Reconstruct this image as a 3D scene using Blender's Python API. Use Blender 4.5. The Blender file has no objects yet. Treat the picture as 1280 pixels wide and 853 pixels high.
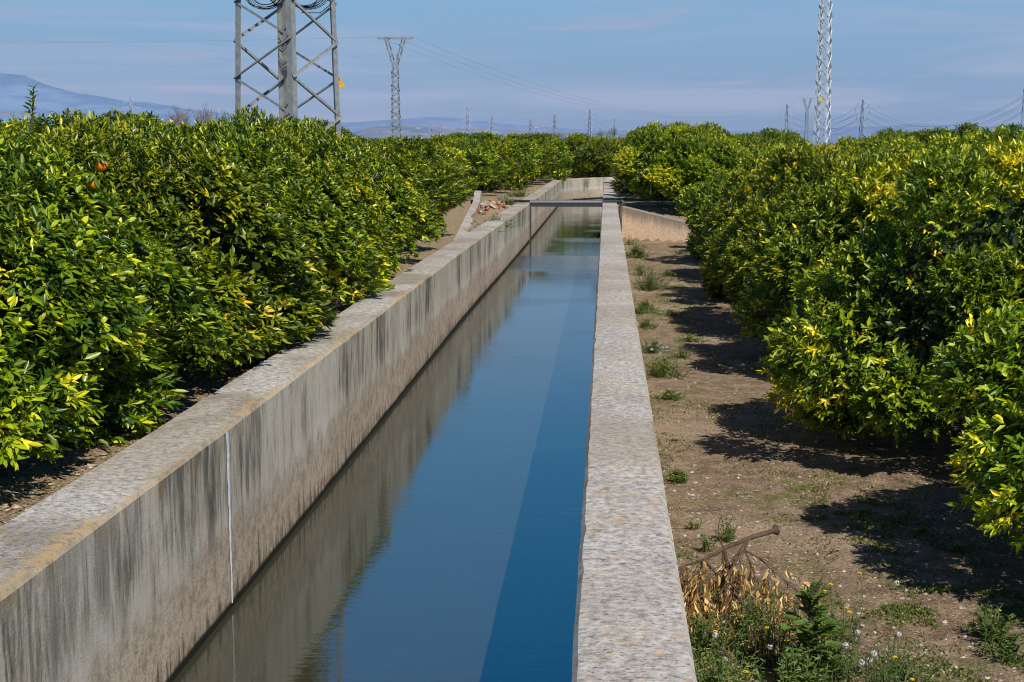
import bpy, bmesh, math, random
import numpy as np
from mathutils import Vector, Matrix, noise as mnoise
R = math.radians
scene = bpy.context.scene
COL = scene.collection

# ------------------------------------------------------------------ camera
CAMZ = 2.85
PITCH = math.atan(242.5/1778.0)
YAW = math.atan(117*math.cos(PITCH)/1778.0)
cam_d = bpy.data.cameras.new('camera')
cam = bpy.data.objects.new('camera', cam_d)
COL.objects.link(cam)
cam.location = (0, 0, CAMZ)
cam.rotation_euler = (math.pi/2-PITCH, 0, YAW)
cam_d.lens = 50; cam_d.sensor_width = 36
cam_d.clip_start = 0.1; cam_d.clip_end = 40000
scene.camera = cam

ROT = Matrix.Rotation(YAW, 3, 'Z') @ Matrix.Rotation(math.pi/2-PITCH, 3, 'X')
def ray(x, y):
    return ROT @ Vector((x-640, 426.5-y, -1778))
def g(x, y, z=0.0):
    """ground point (height z) seen at photograph position x, y"""
    d = ray(x, y)
    t = (z-CAMZ)/d.z
    return Vector((d.x*t, d.y*t, z))
def at(x, y, Y):
    d = ray(x, y); t = Y/d.y
    return Vector((d.x*t, Y, CAMZ+d.z*t))

# ------------------------------------------------------------------ helpers
def tag(o, label=None, cat=None, group=None, kind=None):
    if label: o['label'] = label
    if cat: o['category'] = cat
    if group: o['group'] = group
    if kind: o['kind'] = kind
    return o
def empty(name, loc=(0,0,0), rz=0, s=1):
    o = bpy.data.objects.new(name, None); COL.objects.link(o)
    o.location = loc; o.rotation_euler = (0,0,rz)
    o.scale = (s,s,s) if not isinstance(s, tuple) else s
    o.empty_display_size = .2
    return o
def link(name, me, parent=None, mat=None):
    o = bpy.data.objects.new(name, me); COL.objects.link(o)
    if mat is not None: me.materials.append(mat)
    if parent: o.parent = parent
    return o
def copy_tree(o, parent=None):
    c = o.copy(); COL.objects.link(c)
    c.parent = parent
    for ch in list(o.children):
        copy_tree(ch, c)
    return c

class MB:
    """collects shapes for one mesh"""
    def __init__(s): s.v = []; s.f = []; s.n = 0
    def add(s, vs, fs):
        s.v.extend([tuple(v) for v in vs])
        s.f.extend([tuple(i+s.n for i in f) for f in fs]); s.n += len(vs)
    def box(s, lo, hi, M=None):
        x0,y0,z0 = lo; x1,y1,z1 = hi
        vs = [Vector(p) for p in ((x0,y0,z0),(x1,y0,z0),(x1,y1,z0),(x0,y1,z0),(x0,y0,z1),(x1,y0,z1),(x1,y1,z1),(x0,y1,z1))]
        if M: vs = [M @ v for v in vs]
        s.add(vs, [(0,3,2,1),(4,5,6,7),(0,1,5,4),(1,2,6,5),(2,3,7,6),(3,0,4,7)])
    def tube(s, pts, rad, n=6, caps=True):
        pts = [Vector(p) for p in pts]
        if not hasattr(rad, '__len__'): rad = [rad]*len(pts)
        vs = []; fs = []
        prev = None
        for i, p in enumerate(pts):
            d = (pts[min(i+1,len(pts)-1)]-pts[max(i-1,0)]).normalized()
            if prev is None:
                a = d.orthogonal().normalized()
            else:
                a = (prev - d*prev.dot(d)).normalized()
            prev = a; b = d.cross(a)
            for k in range(n):
                t = 2*math.pi*k/n
                vs.append(p+(a*math.cos(t)+b*math.sin(t))*rad[i])
        for i in range(len(pts)-1):
            for k in range(n):
                k2 = (k+1)%n
                fs.append((i*n+k, i*n+k2, (i+1)*n+k2, (i+1)*n+k))
        if caps:
            fs.append(tuple(range(n-1,-1,-1))); fs.append(tuple((len(pts)-1)*n+k for k in range(n)))
        s.add(vs, fs)
    def angle(s, p, q, w, t, u):
        """L-shaped steel angle from p to q; u is one flange direction"""
        p = Vector(p); q = Vector(q); d = (q-p).normalized()
        u = Vector(u); u = (u-d*u.dot(d)).normalized(); v = d.cross(u)
        prof = [(0,0),(w,0),(w,t),(t,t),(t,w),(0,w)]
        vs = [p+u*a+v*b for a,b in prof]+[q+u*a+v*b for a,b in prof]
        fs = [(i,(i+1)%6,6+(i+1)%6,6+i) for i in range(6)]+[(5,4,3,2,1,0),(6,7,8,9,10,11)]
        s.add(vs, fs)
    def bar(s, p, q, w, t=None):
        p = Vector(p); q = Vector(q); d = (q-p).normalized(); t = t or w
        a = d.cross(Vector((0,0,1)))
        a = a.normalized() if a.length > 1e-4 else Vector((1,0,0))
        b = d.cross(a)
        vs = []
        for o in (p,q):
            for (i,j) in ((-1,-1),(1,-1),(1,1),(-1,1)): vs.append(o+a*i*w/2+b*j*t/2)
        s.add(vs, [(0,1,2,3),(7,6,5,4),(0,4,5,1),(1,5,6,2),(2,6,7,3),(3,7,4,0)])
    def mesh(s, name, smooth=False):
        me = bpy.data.meshes.new(name); me.from_pydata(s.v, [], s.f); me.update()
        bm = bmesh.new(); bm.from_mesh(me); bmesh.ops.recalc_face_normals(bm, faces=bm.faces); bm.to_mesh(me); bm.free()
        if smooth: me.polygons.foreach_set('use_smooth', [True]*len(me.polygons))
        return me
    def build(s, name, mat, parent=None, smooth=False):
        return link(name, s.mesh(name, smooth), parent, mat)

def mesh_np(name, V, F, col=None):
    """V (n,3), F (m,4) quads"""
    me = bpy.data.meshes.new(name)
    me.vertices.add(len(V)); me.vertices.foreach_set('co', V.astype(np.float32).ravel())
    m, k = F.shape
    me.loops.add(m*k); me.loops.foreach_set('vertex_index', F.astype(np.int32).ravel())
    me.polygons.add(m); me.polygons.foreach_set('loop_start', np.arange(0, m*k, k, dtype=np.int32))
    me.update(calc_edges=True)
    if col is not None:
        at_ = me.color_attributes.new('tint', 'FLOAT_COLOR', 'POINT')
        c4 = np.ones((len(V),4), np.float32); c4[:,:3] = col
        at_.data.foreach_set('color', c4.ravel())
    return me

def nrm(a): return a/np.maximum(np.linalg.norm(a, axis=-1, keepdims=True), 1e-9)

# ------------------------------------------------------------------ node materials
class NT:
    def __init__(s, name):
        s.m = bpy.data.materials.new(name); s.m.use_nodes = True
        s.t = s.m.node_tree; s.N = s.t.nodes; s.L = s.t.links
        s.b = s.N['Principled BSDF']; s.out = s.N['Material Output']
    def put(s, sock, v):
        if isinstance(v, bpy.types.NodeSocket): s.L.new(v, sock)
        elif isinstance(v, (tuple, list)) and len(v) == 3 and sock.type == 'RGBA': sock.default_value = (*v, 1)
        else: sock.default_value = v
    def pos(s): return s.N.new('ShaderNodeNewGeometry').outputs['Position']
    def obj(s): return s.N.new('ShaderNodeTexCoord').outputs['Object']
    def mapv(s, v, sc=(1,1,1), loc=(0,0,0)):
        n = s.N.new('ShaderNodeMapping'); s.L.new(v, n.inputs[0]); n.inputs['Scale'].default_value = sc; n.inputs['Location'].default_value = loc
        return n.outputs[0]
    def noise(s, v, scale, detail=5, rough=.55, dist=0):
        n = s.N.new('ShaderNodeTexNoise'); s.L.new(v, n.inputs['Vector'])
        n.inputs['Scale'].default_value = scale; n.inputs['Detail'].default_value = detail
        n.inputs['Roughness'].default_value = rough; n.inputs['Distortion'].default_value = dist
        return n.outputs[0]
    def vor(s, v, scale, out='Distance'):
        n = s.N.new('ShaderNodeTexVoronoi'); s.L.new(v, n.inputs['Vector']); n.inputs['Scale'].default_value = scale
        return n.outputs[out]
    def ramp(s, f, *stops):
        n = s.N.new('ShaderNodeValToRGB'); s.put(n.inputs[0], f); e = n.color_ramp.elements
        while len(e) < len(stops): e.new(.5)
        for i,(p,c) in enumerate(stops):
            e[i].position = p
            e[i].color = (c,c,c,1) if not isinstance(c, tuple) else (*c,1)
        return n.outputs[0]
    def step(s, f, a, b): # smooth 0..1
        n = s.N.new('ShaderNodeMapRange'); n.interpolation_type = 'SMOOTHSTEP'
        s.put(n.inputs[0], f); n.inputs[1].default_value = a; n.inputs[2].default_value = b
        return n.outputs[0]
    def math(s, op, a, b=0.0, clamp=False):
        n = s.N.new('ShaderNodeMath'); n.operation = op; n.use_clamp = clamp
        s.put(n.inputs[0], a); s.put(n.inputs[1], b); return n.outputs[0]
    def mix(s, f, a, b, mode='MIX'):
        n = s.N.new('ShaderNodeMix'); n.data_type = 'RGBA'; n.blend_type = mode
        s.put(n.inputs[0], f); s.put(n.inputs[6], a); s.put(n.inputs[7], b); return n.outputs[2]
    def sep(s, v):
        n = s.N.new('ShaderNodeSeparateXYZ'); s.L.new(v, n.inputs[0]); return n.outputs
    def bump(s, h, strength=.4, dist=.02, normal=None):
        n = s.N.new('ShaderNodeBump'); s.put(n.inputs['Height'], h)
        n.inputs['Strength'].default_value = strength; n.inputs['Distance'].default_value = dist
        if normal: s.L.new(normal, n.inputs['Normal'])
        s.L.new(n.outputs[0], s.b.inputs['Normal']); return n.outputs[0]
    def base(s, c, rough=.85, spec=.3):
        s.put(s.b.inputs['Base Color'], c); s.put(s.b.inputs['Roughness'], rough); s.b.inputs['Specular IOR Level'].default_value = spec

def simple(name, c, rough=.7, metal=0, var=.25, scale=20, spec=.4):
    t = NT(name); n = t.noise(t.obj(), scale, 5)
    k = t.ramp(n, (.3, 1-var), (.7, 1+var*.4))
    t.base(t.mix(1.0, c, k, 'MULTIPLY'), rough, spec); t.b.inputs['Metallic'].default_value = metal
    t.bump(n, .15, .01)
    return t.m

def concrete_mat(name, shift, topdark, lichen, edge_x=None, cool=False):
    t = NT(name); P = t.pos(); x,y,z = t.sep(P)
    nz = t.sep(t.N.new('ShaderNodeNewGeometry').outputs['Normal'])[2]
    P = t.mapv(P, loc=(shift,shift*3,0)); n0 = t.noise(P, .35, 4, .6)
    # ---- top surface
    n1 = t.noise(P, 1.1, 6, .6); n2 = t.noise(P, 22, 8, .75); n3 = t.noise(P, 70, 4, .7)
    top = t.mix(t.step(n2, .30, .66), (.21,.195,.175), (.62,.59,.545))
    top = t.mix(t.math('MULTIPLY', t.step(n1, .42, .66), topdark), top, (.18,.155,.125))
    top = t.mix(t.math('MULTIPLY', t.step(t.noise(t.mapv(P,(.5,1,1)), 60, 5, .8), .54, .62), .85), top, (.06,.052,.045))
    n3b = t.noise(P, 55, 3, .6); top = t.mix(t.math('MULTIPLY', t.step(n3b, .55, .68), .3), top, (.68,.64,.57))
    l1 = t.math('MULTIPLY', t.step(t.noise(P, 16, 6, .75), .56, .66), t.step(t.noise(P, 1.6, 3), .38, .6))
    top = t.mix(t.math('MULTIPLY', l1, lichen), top, (.52,.30,.09))
    l2 = t.math('MULTIPLY', t.step(t.noise(P, 9, 6, .7), .60, .70), t.step(t.noise(P, .9, 2), .46, .62))
    top = t.mix(t.math('MULTIPLY', l2, lichen), top, (.46,.22,.03))
    if edge_x is not None:
        el_ = t.math('MULTIPLY', t.step(t.math('ADD', x, t.math('MULTIPLY', t.math('SUBTRACT', n1, .5), .25)), edge_x-.10, edge_x-.01), t.step(n2, .40, .56))
        top = t.mix(t.math('MULTIPLY', el_, .8), top, (.50,.33,.13))
    if cool:
        top = t.mix(.7, top, t.mix(1.0, top, (1.05,1.04,1.06), 'MULTIPLY'))
        l3 = t.math('MULTIPLY', t.step(t.noise(P, 24, 5, .75), .54, .62), t.step(t.noise(P, 2.3, 3), .40, .58))
        top = t.mix(t.math('MULTIPLY', l3, .7), top, (.58,.36,.13))
    # ---- faces
    body = t.mix(n2, (.64,.58,.48), (.45,.405,.33))
    body = t.mix(t.step(n1, .3, .7), body, (.60,.55,.45))
    edge = t.math('ADD', z, t.math('MULTIPLY', t.math('SUBTRACT', t.noise(t.mapv(P,(1,1,.5)), 3.5, 6, .65), .5), .5))
    low = t.math('SUBTRACT', 1.0, t.step(edge, .34, .66))
    agg = t.mix(t.step(t.noise(P, 9, 8, .8), .36, .58), (.33,.26,.195), (.56,.475,.385))
    agg = t.mix(t.math('MULTIPLY', t.step(t.noise(P, 75, 4, .7), .52, .66), .65), agg, (.16,.11,.08))
    face = t.mix(low, body, agg)
    pale = t.math('MULTIPLY', t.step(edge, .46, .54), t.math('SUBTRACT', 1.0, t.step(edge, .58, .68)))
    face = t.mix(t.math('MULTIPLY', pale, .5), face, (.66,.62,.56))
    st = t.noise(t.mapv(P,(5,5,.8)), 1.5, 9, .74, .25)
    big = t.noise(t.mapv(P,(1,1,.1)), .9, 3, .5)
    h = t.step(t.math('ADD', z, t.math('MULTIPLY', t.math('SUBTRACT', st, .5), .9)), .30, .85)
    sm = t.math('MULTIPLY', t.math('ADD', .35, t.math('MULTIPLY', t.step(n0, .36, .58), .65)), t.step(t.math('ADD', st, t.math('MULTIPLY', t.math('SUBTRACT',big,.5),.8)), .43, .66)); sm = t.math('MULTIPLY', sm, h)
    face = t.mix(t.math('MULTIPLY', sm, .90), face, (.085,.08,.066))
    fine = t.noise(t.mapv(P,(28,28,2.0)), 1.5, 7, .8, .3)
    face = t.mix(t.math('MULTIPLY', t.math('MULTIPLY', t.step(fine, .52, .64), h), .6), face, (.06,.058,.052))
    face = t.mix(t.math('MULTIPLY', t.math('MULTIPLY', t.step(fine, .50, .38), t.math('SUBTRACT',1.0,low)), .22), face, (.45,.43,.39))
    hi = t.step(z, .88, 1.12)
    face = t.mix(t.math('MULTIPLY', t.math('MULTIPLY', hi, t.step(t.noise(P, 5, 6, .7), .50, .64)), .6), face, (.30,.20,.07))
    # damp growth streaks climbing from the water line
    dr = t.math('ADD', z, t.math('MULTIPLY', t.math('SUBTRACT', t.noise(t.mapv(P,(9,9,.6)), 1.3, 5, .7), .62), -1.1))
    damp = t.math('SUBTRACT', 1.0, t.step(dr, .10, .22))
    face = t.mix(t.math('MULTIPLY', damp, .75), face, (.075,.068,.035))
    wet = t.math('SUBTRACT', 1.0, t.step(t.math('ADD', z, t.math('MULTIPLY', t.math('SUBTRACT', n1,.5), .06)), -.005, .03))
    face = t.mix(wet, face, (.018,.015,.011))
    top = t.mix(t.math('MULTIPLY', t.step(n0, .45, .6), .45), top, t.mix(n2, (.16,.13,.10), (.42,.34,.25)))
    face = t.mix(t.math('MULTIPLY', t.step(n0, .42, .6), .35), face, t.mix(1.0, face, (.62,.58,.50), 'MULTIPLY'))
    c = t.mix(t.step(nz, .35, .75), face, top)
    t.base(c, .93, .15)
    hgt = t.math('ADD', t.math('MULTIPLY', n2, .7), t.math('MULTIPLY', n3, .6))
    t.bump(hgt, .6, .012)
    return t.m

def ground_mat():
    t = NT('earth'); P = t.pos(); x,y,z = t.sep(P)
    n1 = t.noise(P, .55, 6, .6); n2 = t.noise(P, 5, 7, .7); n3 = t.noise(P, 45, 5, .75); n4 = t.noise(P, 1.7, 5, .65)
    c = t.mix(t.step(n2, .32, .68), (.155,.105,.067), (.37,.265,.178))
    c = t.mix(t.math('MULTIPLY', t.step(n1, .50, .64), .8), c, (.42,.305,.22))
    c = t.mix(t.math('MULTIPLY', t.step(n3, .50, .62), .75), c, (.075,.05,.03))
    c = t.mix(t.math('MULTIPLY', t.step(t.noise(P, 60, 3, .6), .58, .66), .8), c, (.62,.52,.42))
    sp = t.math('MULTIPLY', t.step(t.noise(P, 85, 2, .5), .63, .68), t.step(n4, .45, .6))
    c = t.mix(t.math('MULTIPLY', sp, .6), c, (.24,.33,.28))
    moss = t.math('MULTIPLY', t.step(t.math('ADD', n4, t.math('MULTIPLY', t.math('SUBTRACT', n3, .5), 1.1)), .56, .67), t.math('SUBTRACT', 1.0, t.step(z, .3, .8)))
    c = t.mix(t.math('MULTIPLY', moss, .85), c, t.mix(n3, (.045,.065,.010), (.17,.19,.03)))
    # dry litter on the raised left bank
    lit = t.math('MULTIPLY', t.step(z, .6, .85), .8)
    c = t.mix(lit, c, t.mix(t.step(n3, .4, .6), (.13,.09,.05), (.50,.39,.25)))
    far = t.step(y, 120, 400)
    c = t.mix(far, c, (.05,.075,.03))
    # silty canal bed
    c = t.mix(t.math('SUBTRACT', 1.0, t.step(z, -.4, -.2)), c, (.05,.045,.03))
    t.base(c, .95, .1)
    t.bump(t.math('ADD', t.math('MULTIPLY', n2, .8), t.math('MULTIPLY', n3, .5)), .9, .05)
    return t.m

def leaf_mat(name, trans=.22, rough=.38, spec=.5, rnd=True):
    t = NT(name)
    a = t.N.new('ShaderNodeAttribute'); a.attribute_name = 'tint'
    c = a.outputs['Color']
    if rnd:
        oi = t.N.new('ShaderNodeObjectInfo').outputs['Random']
        h = t.N.new('ShaderNodeHueSaturation'); t.L.new(c, h.inputs['Color'])
        t.L.new(t.math('ADD', t.math('MULTIPLY', oi, .022), .486), h.inputs['Hue'])
        t.L.new(t.math('ADD', t.math('MULTIPLY', oi, .35), .85), h.inputs['Value'])
        c = h.outputs[0]
    # paler underside
    bf = t.N.new('ShaderNodeNewGeometry').outputs['Backfacing']
    c = t.mix(t.math('MULTIPLY', bf, .25), c, (.15,.21,.07))
    t.base(c, rough, spec)
    tr = t.N.new('ShaderNodeBsdfTranslucent')
    t.L.new(t.mix(1.0, c, (1.9,1.7,.6), 'MULTIPLY'), tr.inputs[0])
    ms = t.N.new('ShaderNodeMixShader'); ms.inputs[0].default_value = trans
    t.L.new(t.b.outputs[0], ms.inputs[1]); t.L.new(tr.outputs[0], ms.inputs[2])
    t.L.new(ms.outputs[0], t.out.inputs[0])
    return t.m

def water_mat():
    t = NT('canal_water'); P = t.pos(); x,y,z = t.sep(P)
    a = t.noise(t.mapv(P,(1.2,4.5,1)), 3.2, 4, .6, .5)
    b = t.noise(t.mapv(P,(.35,.8,1)), 1.2, 3, .5)
    band = t.math('MULTIPLY', t.step(y, 33, 34.5), t.math('SUBTRACT', 1.0, t.step(y, 37, 38.6)))
    amp = t.math('ADD', .5, t.math('ADD', t.step(t.noise(P,.35,2), .45,.7), t.math('MULTIPLY', band, 7)))
    h = t.math('MULTIPLY', t.math('ADD', a, t.math('MULTIPLY', b, 1.0)), amp)
    nb = t.bump(h, .30, .006)
    silt = t.mix(t.noise(P, 1.3, 6, .6), (.032,.033,.022), (.047,.046,.030))
    d = t.N.new('ShaderNodeBsdfDiffuse'); t.L.new(silt, d.inputs[0])
    gl = t.N.new('ShaderNodeBsdfGlossy'); gl.inputs['Color'].default_value = (.92,.98,1,1); gl.inputs['Roughness'].default_value = .015
    t.L.new(nb, gl.inputs['Normal'])
    fr = t.N.new('ShaderNodeFresnel'); fr.inputs['IOR'].default_value = 2.15; t.L.new(nb, fr.inputs['Normal'])
    ms = t.N.new('ShaderNodeMixShader'); t.L.new(fr.outputs[0], ms.inputs[0])
    t.L.new(d.outputs[0], ms.inputs[1]); t.L.new(gl.outputs[0], ms.inputs[2])
    t.L.new(ms.outputs[0], t.out.inputs[0])
    return t.m

def hill_mat(name, lo, hi, scale):  # aerial haze is put into the bluish lo and hi colours
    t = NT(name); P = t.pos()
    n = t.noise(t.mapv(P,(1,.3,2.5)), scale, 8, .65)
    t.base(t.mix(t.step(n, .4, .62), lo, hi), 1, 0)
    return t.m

M = {}
M['wall_l'] = concrete_mat('weathered_concrete_left', 3.1, .75, .9, -2.33)
M['wall_r'] = concrete_mat('weathered_concrete_right', 17.7, .25, 1.0, None, True)
M['earth'] = ground_mat()
M['leaf'] = leaf_mat('orange_leaf', .13, .36, .45)
M['weed'] = leaf_mat('weed_leaf', .2, .55, .3, False)
M['water'] = water_mat()
M['bark'] = simple('bark', (.10,.075,.05), .9, 0, .5, 14)
M['steel'] = simple('galvanised_steel', (.36,.37,.36), .5, .35, .3, 9)
M['steel_pale'] = simple('pale_galvanised_steel', (.62,.66,.70), .55, .1, .15, 9)
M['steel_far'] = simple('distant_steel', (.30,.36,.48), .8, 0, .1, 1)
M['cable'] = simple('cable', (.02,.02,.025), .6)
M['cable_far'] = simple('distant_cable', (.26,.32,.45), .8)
M['yellow'] = simple('yellow_plate', (.75,.45,.02), .5)
M['black'] = simple('black_paint', (.02,.02,.02), .6)
M['pipe'] = simple('grey_pipe', (.19,.20,.21), .45)
M['pipe_dark'] = simple('dark_pipe', (.045,.045,.045), .5)
M['joint'] = simple('white_joint', (.62,.68,.72), .8, 0, .35, 30)
M['orange'] = simple('orange_peel', (.85,.27,.01), .45, 0, .1, 60)
M['deadwood'] = simple('dead_wood', (.11,.07,.045), .9, 0, .5, 30)
M['bare'] = simple('bare_twigs', (.20,.17,.17), .9, 0, .2, 3)
M['white'] = simple('white_paint', (.75,.75,.72), .6)
M['brick'] = simple('broken_brick', (.42,.17,.10), .9, 0, .4, 12)
M['stone'] = simple('pale_stone', (.42,.36,.29), .9, 0, .4, 25)
M['house'] = simple('far_house', (.34,.34,.42), .9, 0, .1, 1)  # distance haze put into the wall colour as blue
M['roof'] = simple('far_roof', (.27,.22,.29), .9, 0, .1, 1)  # roof colour carries the same painted haze

# ------------------------------------------------------------------ sky and sun
SUN_EL, SUN_AZ = R(47), R(32)       # azimuth: degrees to the right of straight behind the camera
S = Vector((math.sin(SUN_AZ)*math.cos(SUN_EL), -math.cos(SUN_AZ)*math.cos(SUN_EL), math.sin(SUN_EL)))
sd = bpy.data.lights.new('sun', 'SUN'); sun = bpy.data.objects.new('sun', sd); COL.objects.link(sun)
sd.energy = 5.0; sd.angle = R(.5); sd.color = (1, .94, .84)
sun.rotation_euler = S.to_track_quat('Z', 'Y').to_euler(); sun.location = (20,-30,40)

w = bpy.data.worlds.new('World'); scene.world = w; w.use_nodes = True
nt = w.node_tree; nt.nodes.clear()
class WT(NT):
    def __init__(s, t): s.t = t; s.N = t.nodes; s.L = t.links
W = WT(nt)
out = W.N.new('ShaderNodeOutputWorld'); bg = W.N.new('ShaderNodeBackground'); W.L.new(bg.outputs[0], out.inputs[0])
sky = W.N.new('ShaderNodeTexSky'); sky.sky_type = 'NISHITA'; sky.sun_disc = False
sky.sun_elevation = SUN_EL
sky.sun_rotation = math.atan2(S.x, S.y)
sky.air_density = 1.0; sky.dust_density = .6; sky.ozone_density = 2.5
D = W.N.new('ShaderNodeTexCoord').outputs['Generated']
dx,dy,dz = W.sep(D)
grad = W.ramp(dz, (0,(.225,.325,.57)), (.05,(.215,.36,.60)), (.10,(.225,.42,.65)), (.19,(.09,.38,.74)), (.36,(.018,.33,.80)), (.48,(.012,.08,.24)), (1,(.01,.045,.16)))
cl = W.noise(W.mapv(D,(1.6,1.6,26)), 1.7, 5, .55, .6)
cm = W.math('MULTIPLY', W.step(cl, .38, .66), W.math('SUBTRACT', 1.0, W.step(dz, .10, .22)))
grad = W.mix(W.math('MULTIPLY', cm, .8), grad, (.36,.43,.65))
pk = W.math('MULTIPLY', W.step(W.noise(W.mapv(D,(5,5,40),(3,1,0)), 1.6, 5, .6), .60, .72), W.math('SUBTRACT',1.0,W.step(dz,.07,.12)))
grad = W.mix(W.math('MULTIPLY', pk, .4), grad, (.48,.40,.58))
nis = W.mix(1.0, sky.outputs[0], (.10,.10,.10), 'MULTIPLY')
W.L.new(W.mix(.12, grad, nis), bg.inputs[0]); bg.inputs[1].default_value = .97

scene.view_settings.view_transform = 'Standard'; scene.view_settings.look = 'None'
scene.view_settings.exposure = 0; scene.view_settings.gamma = 1
scene.render.engine = 'CYCLES'
cy = scene.cycles
cy.max_bounces = 6; cy.diffuse_bounces = 2; cy.glossy_bounces = 3; cy.transmission_bounces = 3; cy.transparent_max_bounces = 4
cy.caustics_reflective = False; cy.caustics_refractive = False
cy.sample_clamp_indirect = 4
cy.filter_width = 1.05
cy.use_denoising = True

# ------------------------------------------------------------------ canal geometry
WT_Z, WAT_Z, BED = 1.13, -.04, -.65
def arc(cx, cy_, r, a0, a1, n):
    return [(cx+r*math.cos(R(a0+(a1-a0)*i/n)), cy_+r*math.sin(R(a0+(a1-a0)*i/n))) for i in range(n+1)]
# centre lines of the two walls: straight, then a bend to the right
yy = [-10+i*.16 for i in range(int(84/.16))]
LW = [(-2.55-.05*math.exp(-((y-24)/9)**2), y) for y in yy] + arc(.65, 80.0, 3.25, 180, 90, 40)[:0]
def ell(rx, ry, n): return [(2.4-rx*math.cos(t), 74+ry*math.sin(t)) for t in [math.pi/2*i/n for i in range(n+1)]]
LW = [(x, y) for x, y in LW if y <= 73.9] + ell(4.95, 9.5, 40) + [(2.4+i*.8, 83.5) for i in range(1, 20)]
RW = [(.105+ .0008*max(0,y), y) for y in yy if y <= 73.9] + ell(2.236, 6.7, 26) + [(2.4+i*.8, 80.7) for i in range(1, 20)]

def sweep_wall(name, line, w0, w1, mat, seed, step_z=None):
    rnd = random.Random(seed)
    V = []; F = []
    n = len(line); prof_n = 10
    for i, (x, y) in enumerate(line):
        a = Vector(line[max(0,i-1)]); b = Vector(line[min(n-1,i+1)])
        d = (b-a).normalized(); rgt = Vector((d.y, -d.x))
        hw = (w0+(w1-w0)*max(0,min(1,y/80)))/2
        def j(k, amp, f=1.0): return amp*(mnoise.noise(Vector((y*f*2.3+x, k*7.1, seed)))+.6*mnoise.noise(Vector((y*f*9, k*3.3, seed+5))))
        chip = max(0, mnoise.noise(Vector((y*3.1, seed*2.7, 4)))-.3)*.04
        chip2 = max(0, mnoise.noise(Vector((y*2.7, seed*1.3, 9)))-.3)*.04
        top = WT_Z + j(1,.006,.3)
        pr = [(-hw, BED), (-hw, .3), (-hw+j(2,.004), top-.03-chip), (-hw+.018+chip*.8+j(2,.006), top-.006), (-hw*.35, top+j(6,.006)), (hw*.35, top+j(7,.006)),
              (hw-.018-chip2*.8+j(3,.006), top-.006), (hw+j(3,.004), top-.03-chip2), (hw, .3), (hw, BED)]
        for (o, z) in pr: V.append((x+rgt.x*o, y+rgt.y*o, z))
    for i in range(n-1):
        for k in range(prof_n-1):
            a0 = i*prof_n+k; F.append((a0, a0+1, a0+prof_n+1, a0+prof_n))
    F.append(tuple(range(prof_n))); F.append(tuple((n-1)*prof_n+k for k in range(prof_n-1,-1,-1)))
    me = bpy.data.meshes.new(name); me.from_pydata(V, [], F); me.update()
    bm = bmesh.new(); bm.from_mesh(me); bmesh.ops.recalc_face_normals(bm, faces=bm.faces); bm.to_mesh(me); bm.free()
    return link(name, me, None, mat)
lw = sweep_wall('canal_wall', LW, .44, .44, M['wall_l'], 3)
tag(lw, 'long stained concrete wall on the left of the canal, bending across at the far end', 'wall')
rw = sweep_wall('canal_wall', RW, .41, .50, M['wall_r'], 11)
tag(rw, 'straight pale concrete wall with orange lichen between the water and the dirt path', 'wall')
# white mortar line down the left wall face
mb = MB()
js = [(-2.328, 8.52), (-2.328, 8.555)]
zz = [1.10-.05*i for i in range(23)]
rn = random.Random(4)
vs = []
for z in zz:
    wdt = .016+.010*rn.random()+.010*(z>.7); o = .006*rn.uniform(-1,1)
    if z < .3: wdt *= .55
    vs += [(-2.327, 8.54+o-wdt, z), (-2.322, 8.54+o, z), (-2.327, 8.54+o+wdt, z)]
fs = []
for i in range(len(zz)-1):
    fs += [(i*3, i*3+1, i*3+4, i*3+3), (i*3+1, i*3+2, i*3+5, i*3+4)]
mb.add(vs, fs); jn = mb.build('joint_filler', M['joint'], lw)
jn['label'] = 'thin white mortar line running down the wall face'

# water
mb = MB()
mid = []
NL = 0
wl = [(-2.5,-10),(-2.5,73.9)] + ell(4.9, 9.45, 16) + [(17,83.45)]
wr = [(.1,-10),(.13,73.9)] + ell(2.28, 6.75, 16) + [(17,80.75)]
vs = [(x,y,WAT_Z) for x,y in wl]+[(x,y,WAT_Z) for x,y in wr]; k = len(wl)
mb.add(vs, [(i, k+i, k+i+1, i+1) for i in range(k-1)])
wat = mb.build('water', M['water'])
wat['kind'] = 'structure'
for p in wat.data.polygons:
    if p.normal.z < 0: p.flip()

# ------------------------------------------------------------------ ground
HW0 = Vector((.35, 44.1)); HW1 = Vector((2.85, 43.2))   # face of the wing wall
def sstep(a, b, v):
    t = max(0, min(1, (v-a)/(b-a))); return t*t*(3-2*t)
def in_canal(x, y):
    if y < 74: return -2.55 < x < .12
    if x < 2.4: return math.hypot((x-2.4)/4.95, (y-74)/9.5) < 1 and math.hypot((x-2.4)/2.25, (y-74)/6.75) > 1
    return 80.75 < y < 83.5
def gz(x, y):
    if in_canal(x, y): return BED
    nz = .035*mnoise.noise(Vector((x*.9,y*.9,1)))+.02*mnoise.noise(Vector((x*3.1,y*3.1,7)))+.01*mnoise.noise(Vector((x*9,y*9,3)))
    if x < -1.2 or y > 83.5 : return .95+nz*(1 if abs(x)<60 else .3) - (.10*sstep(-2.9,-2.55,x) if y<80 else 0) - .0*x
    # right side: low path, raised field beyond the wing wall
    d = (HW1-HW0); t = (Vector((x,y))-HW0).dot(d)/d.length_squared
    perp = (Vector((x,y))-HW0).dot(Vector((-d.y, d.x)).normalized())
    if t > 1:
        yb = HW1.y-.0
        z = .95*sstep(0, 3.2, y-yb)
    else:
        tt = max(0, min(1, t))
        zb = .98-.57*tt
        z = zb*sstep(.02,.2,perp) + (.97-zb)*sstep(.5,4,perp)
    return z + nz
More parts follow.
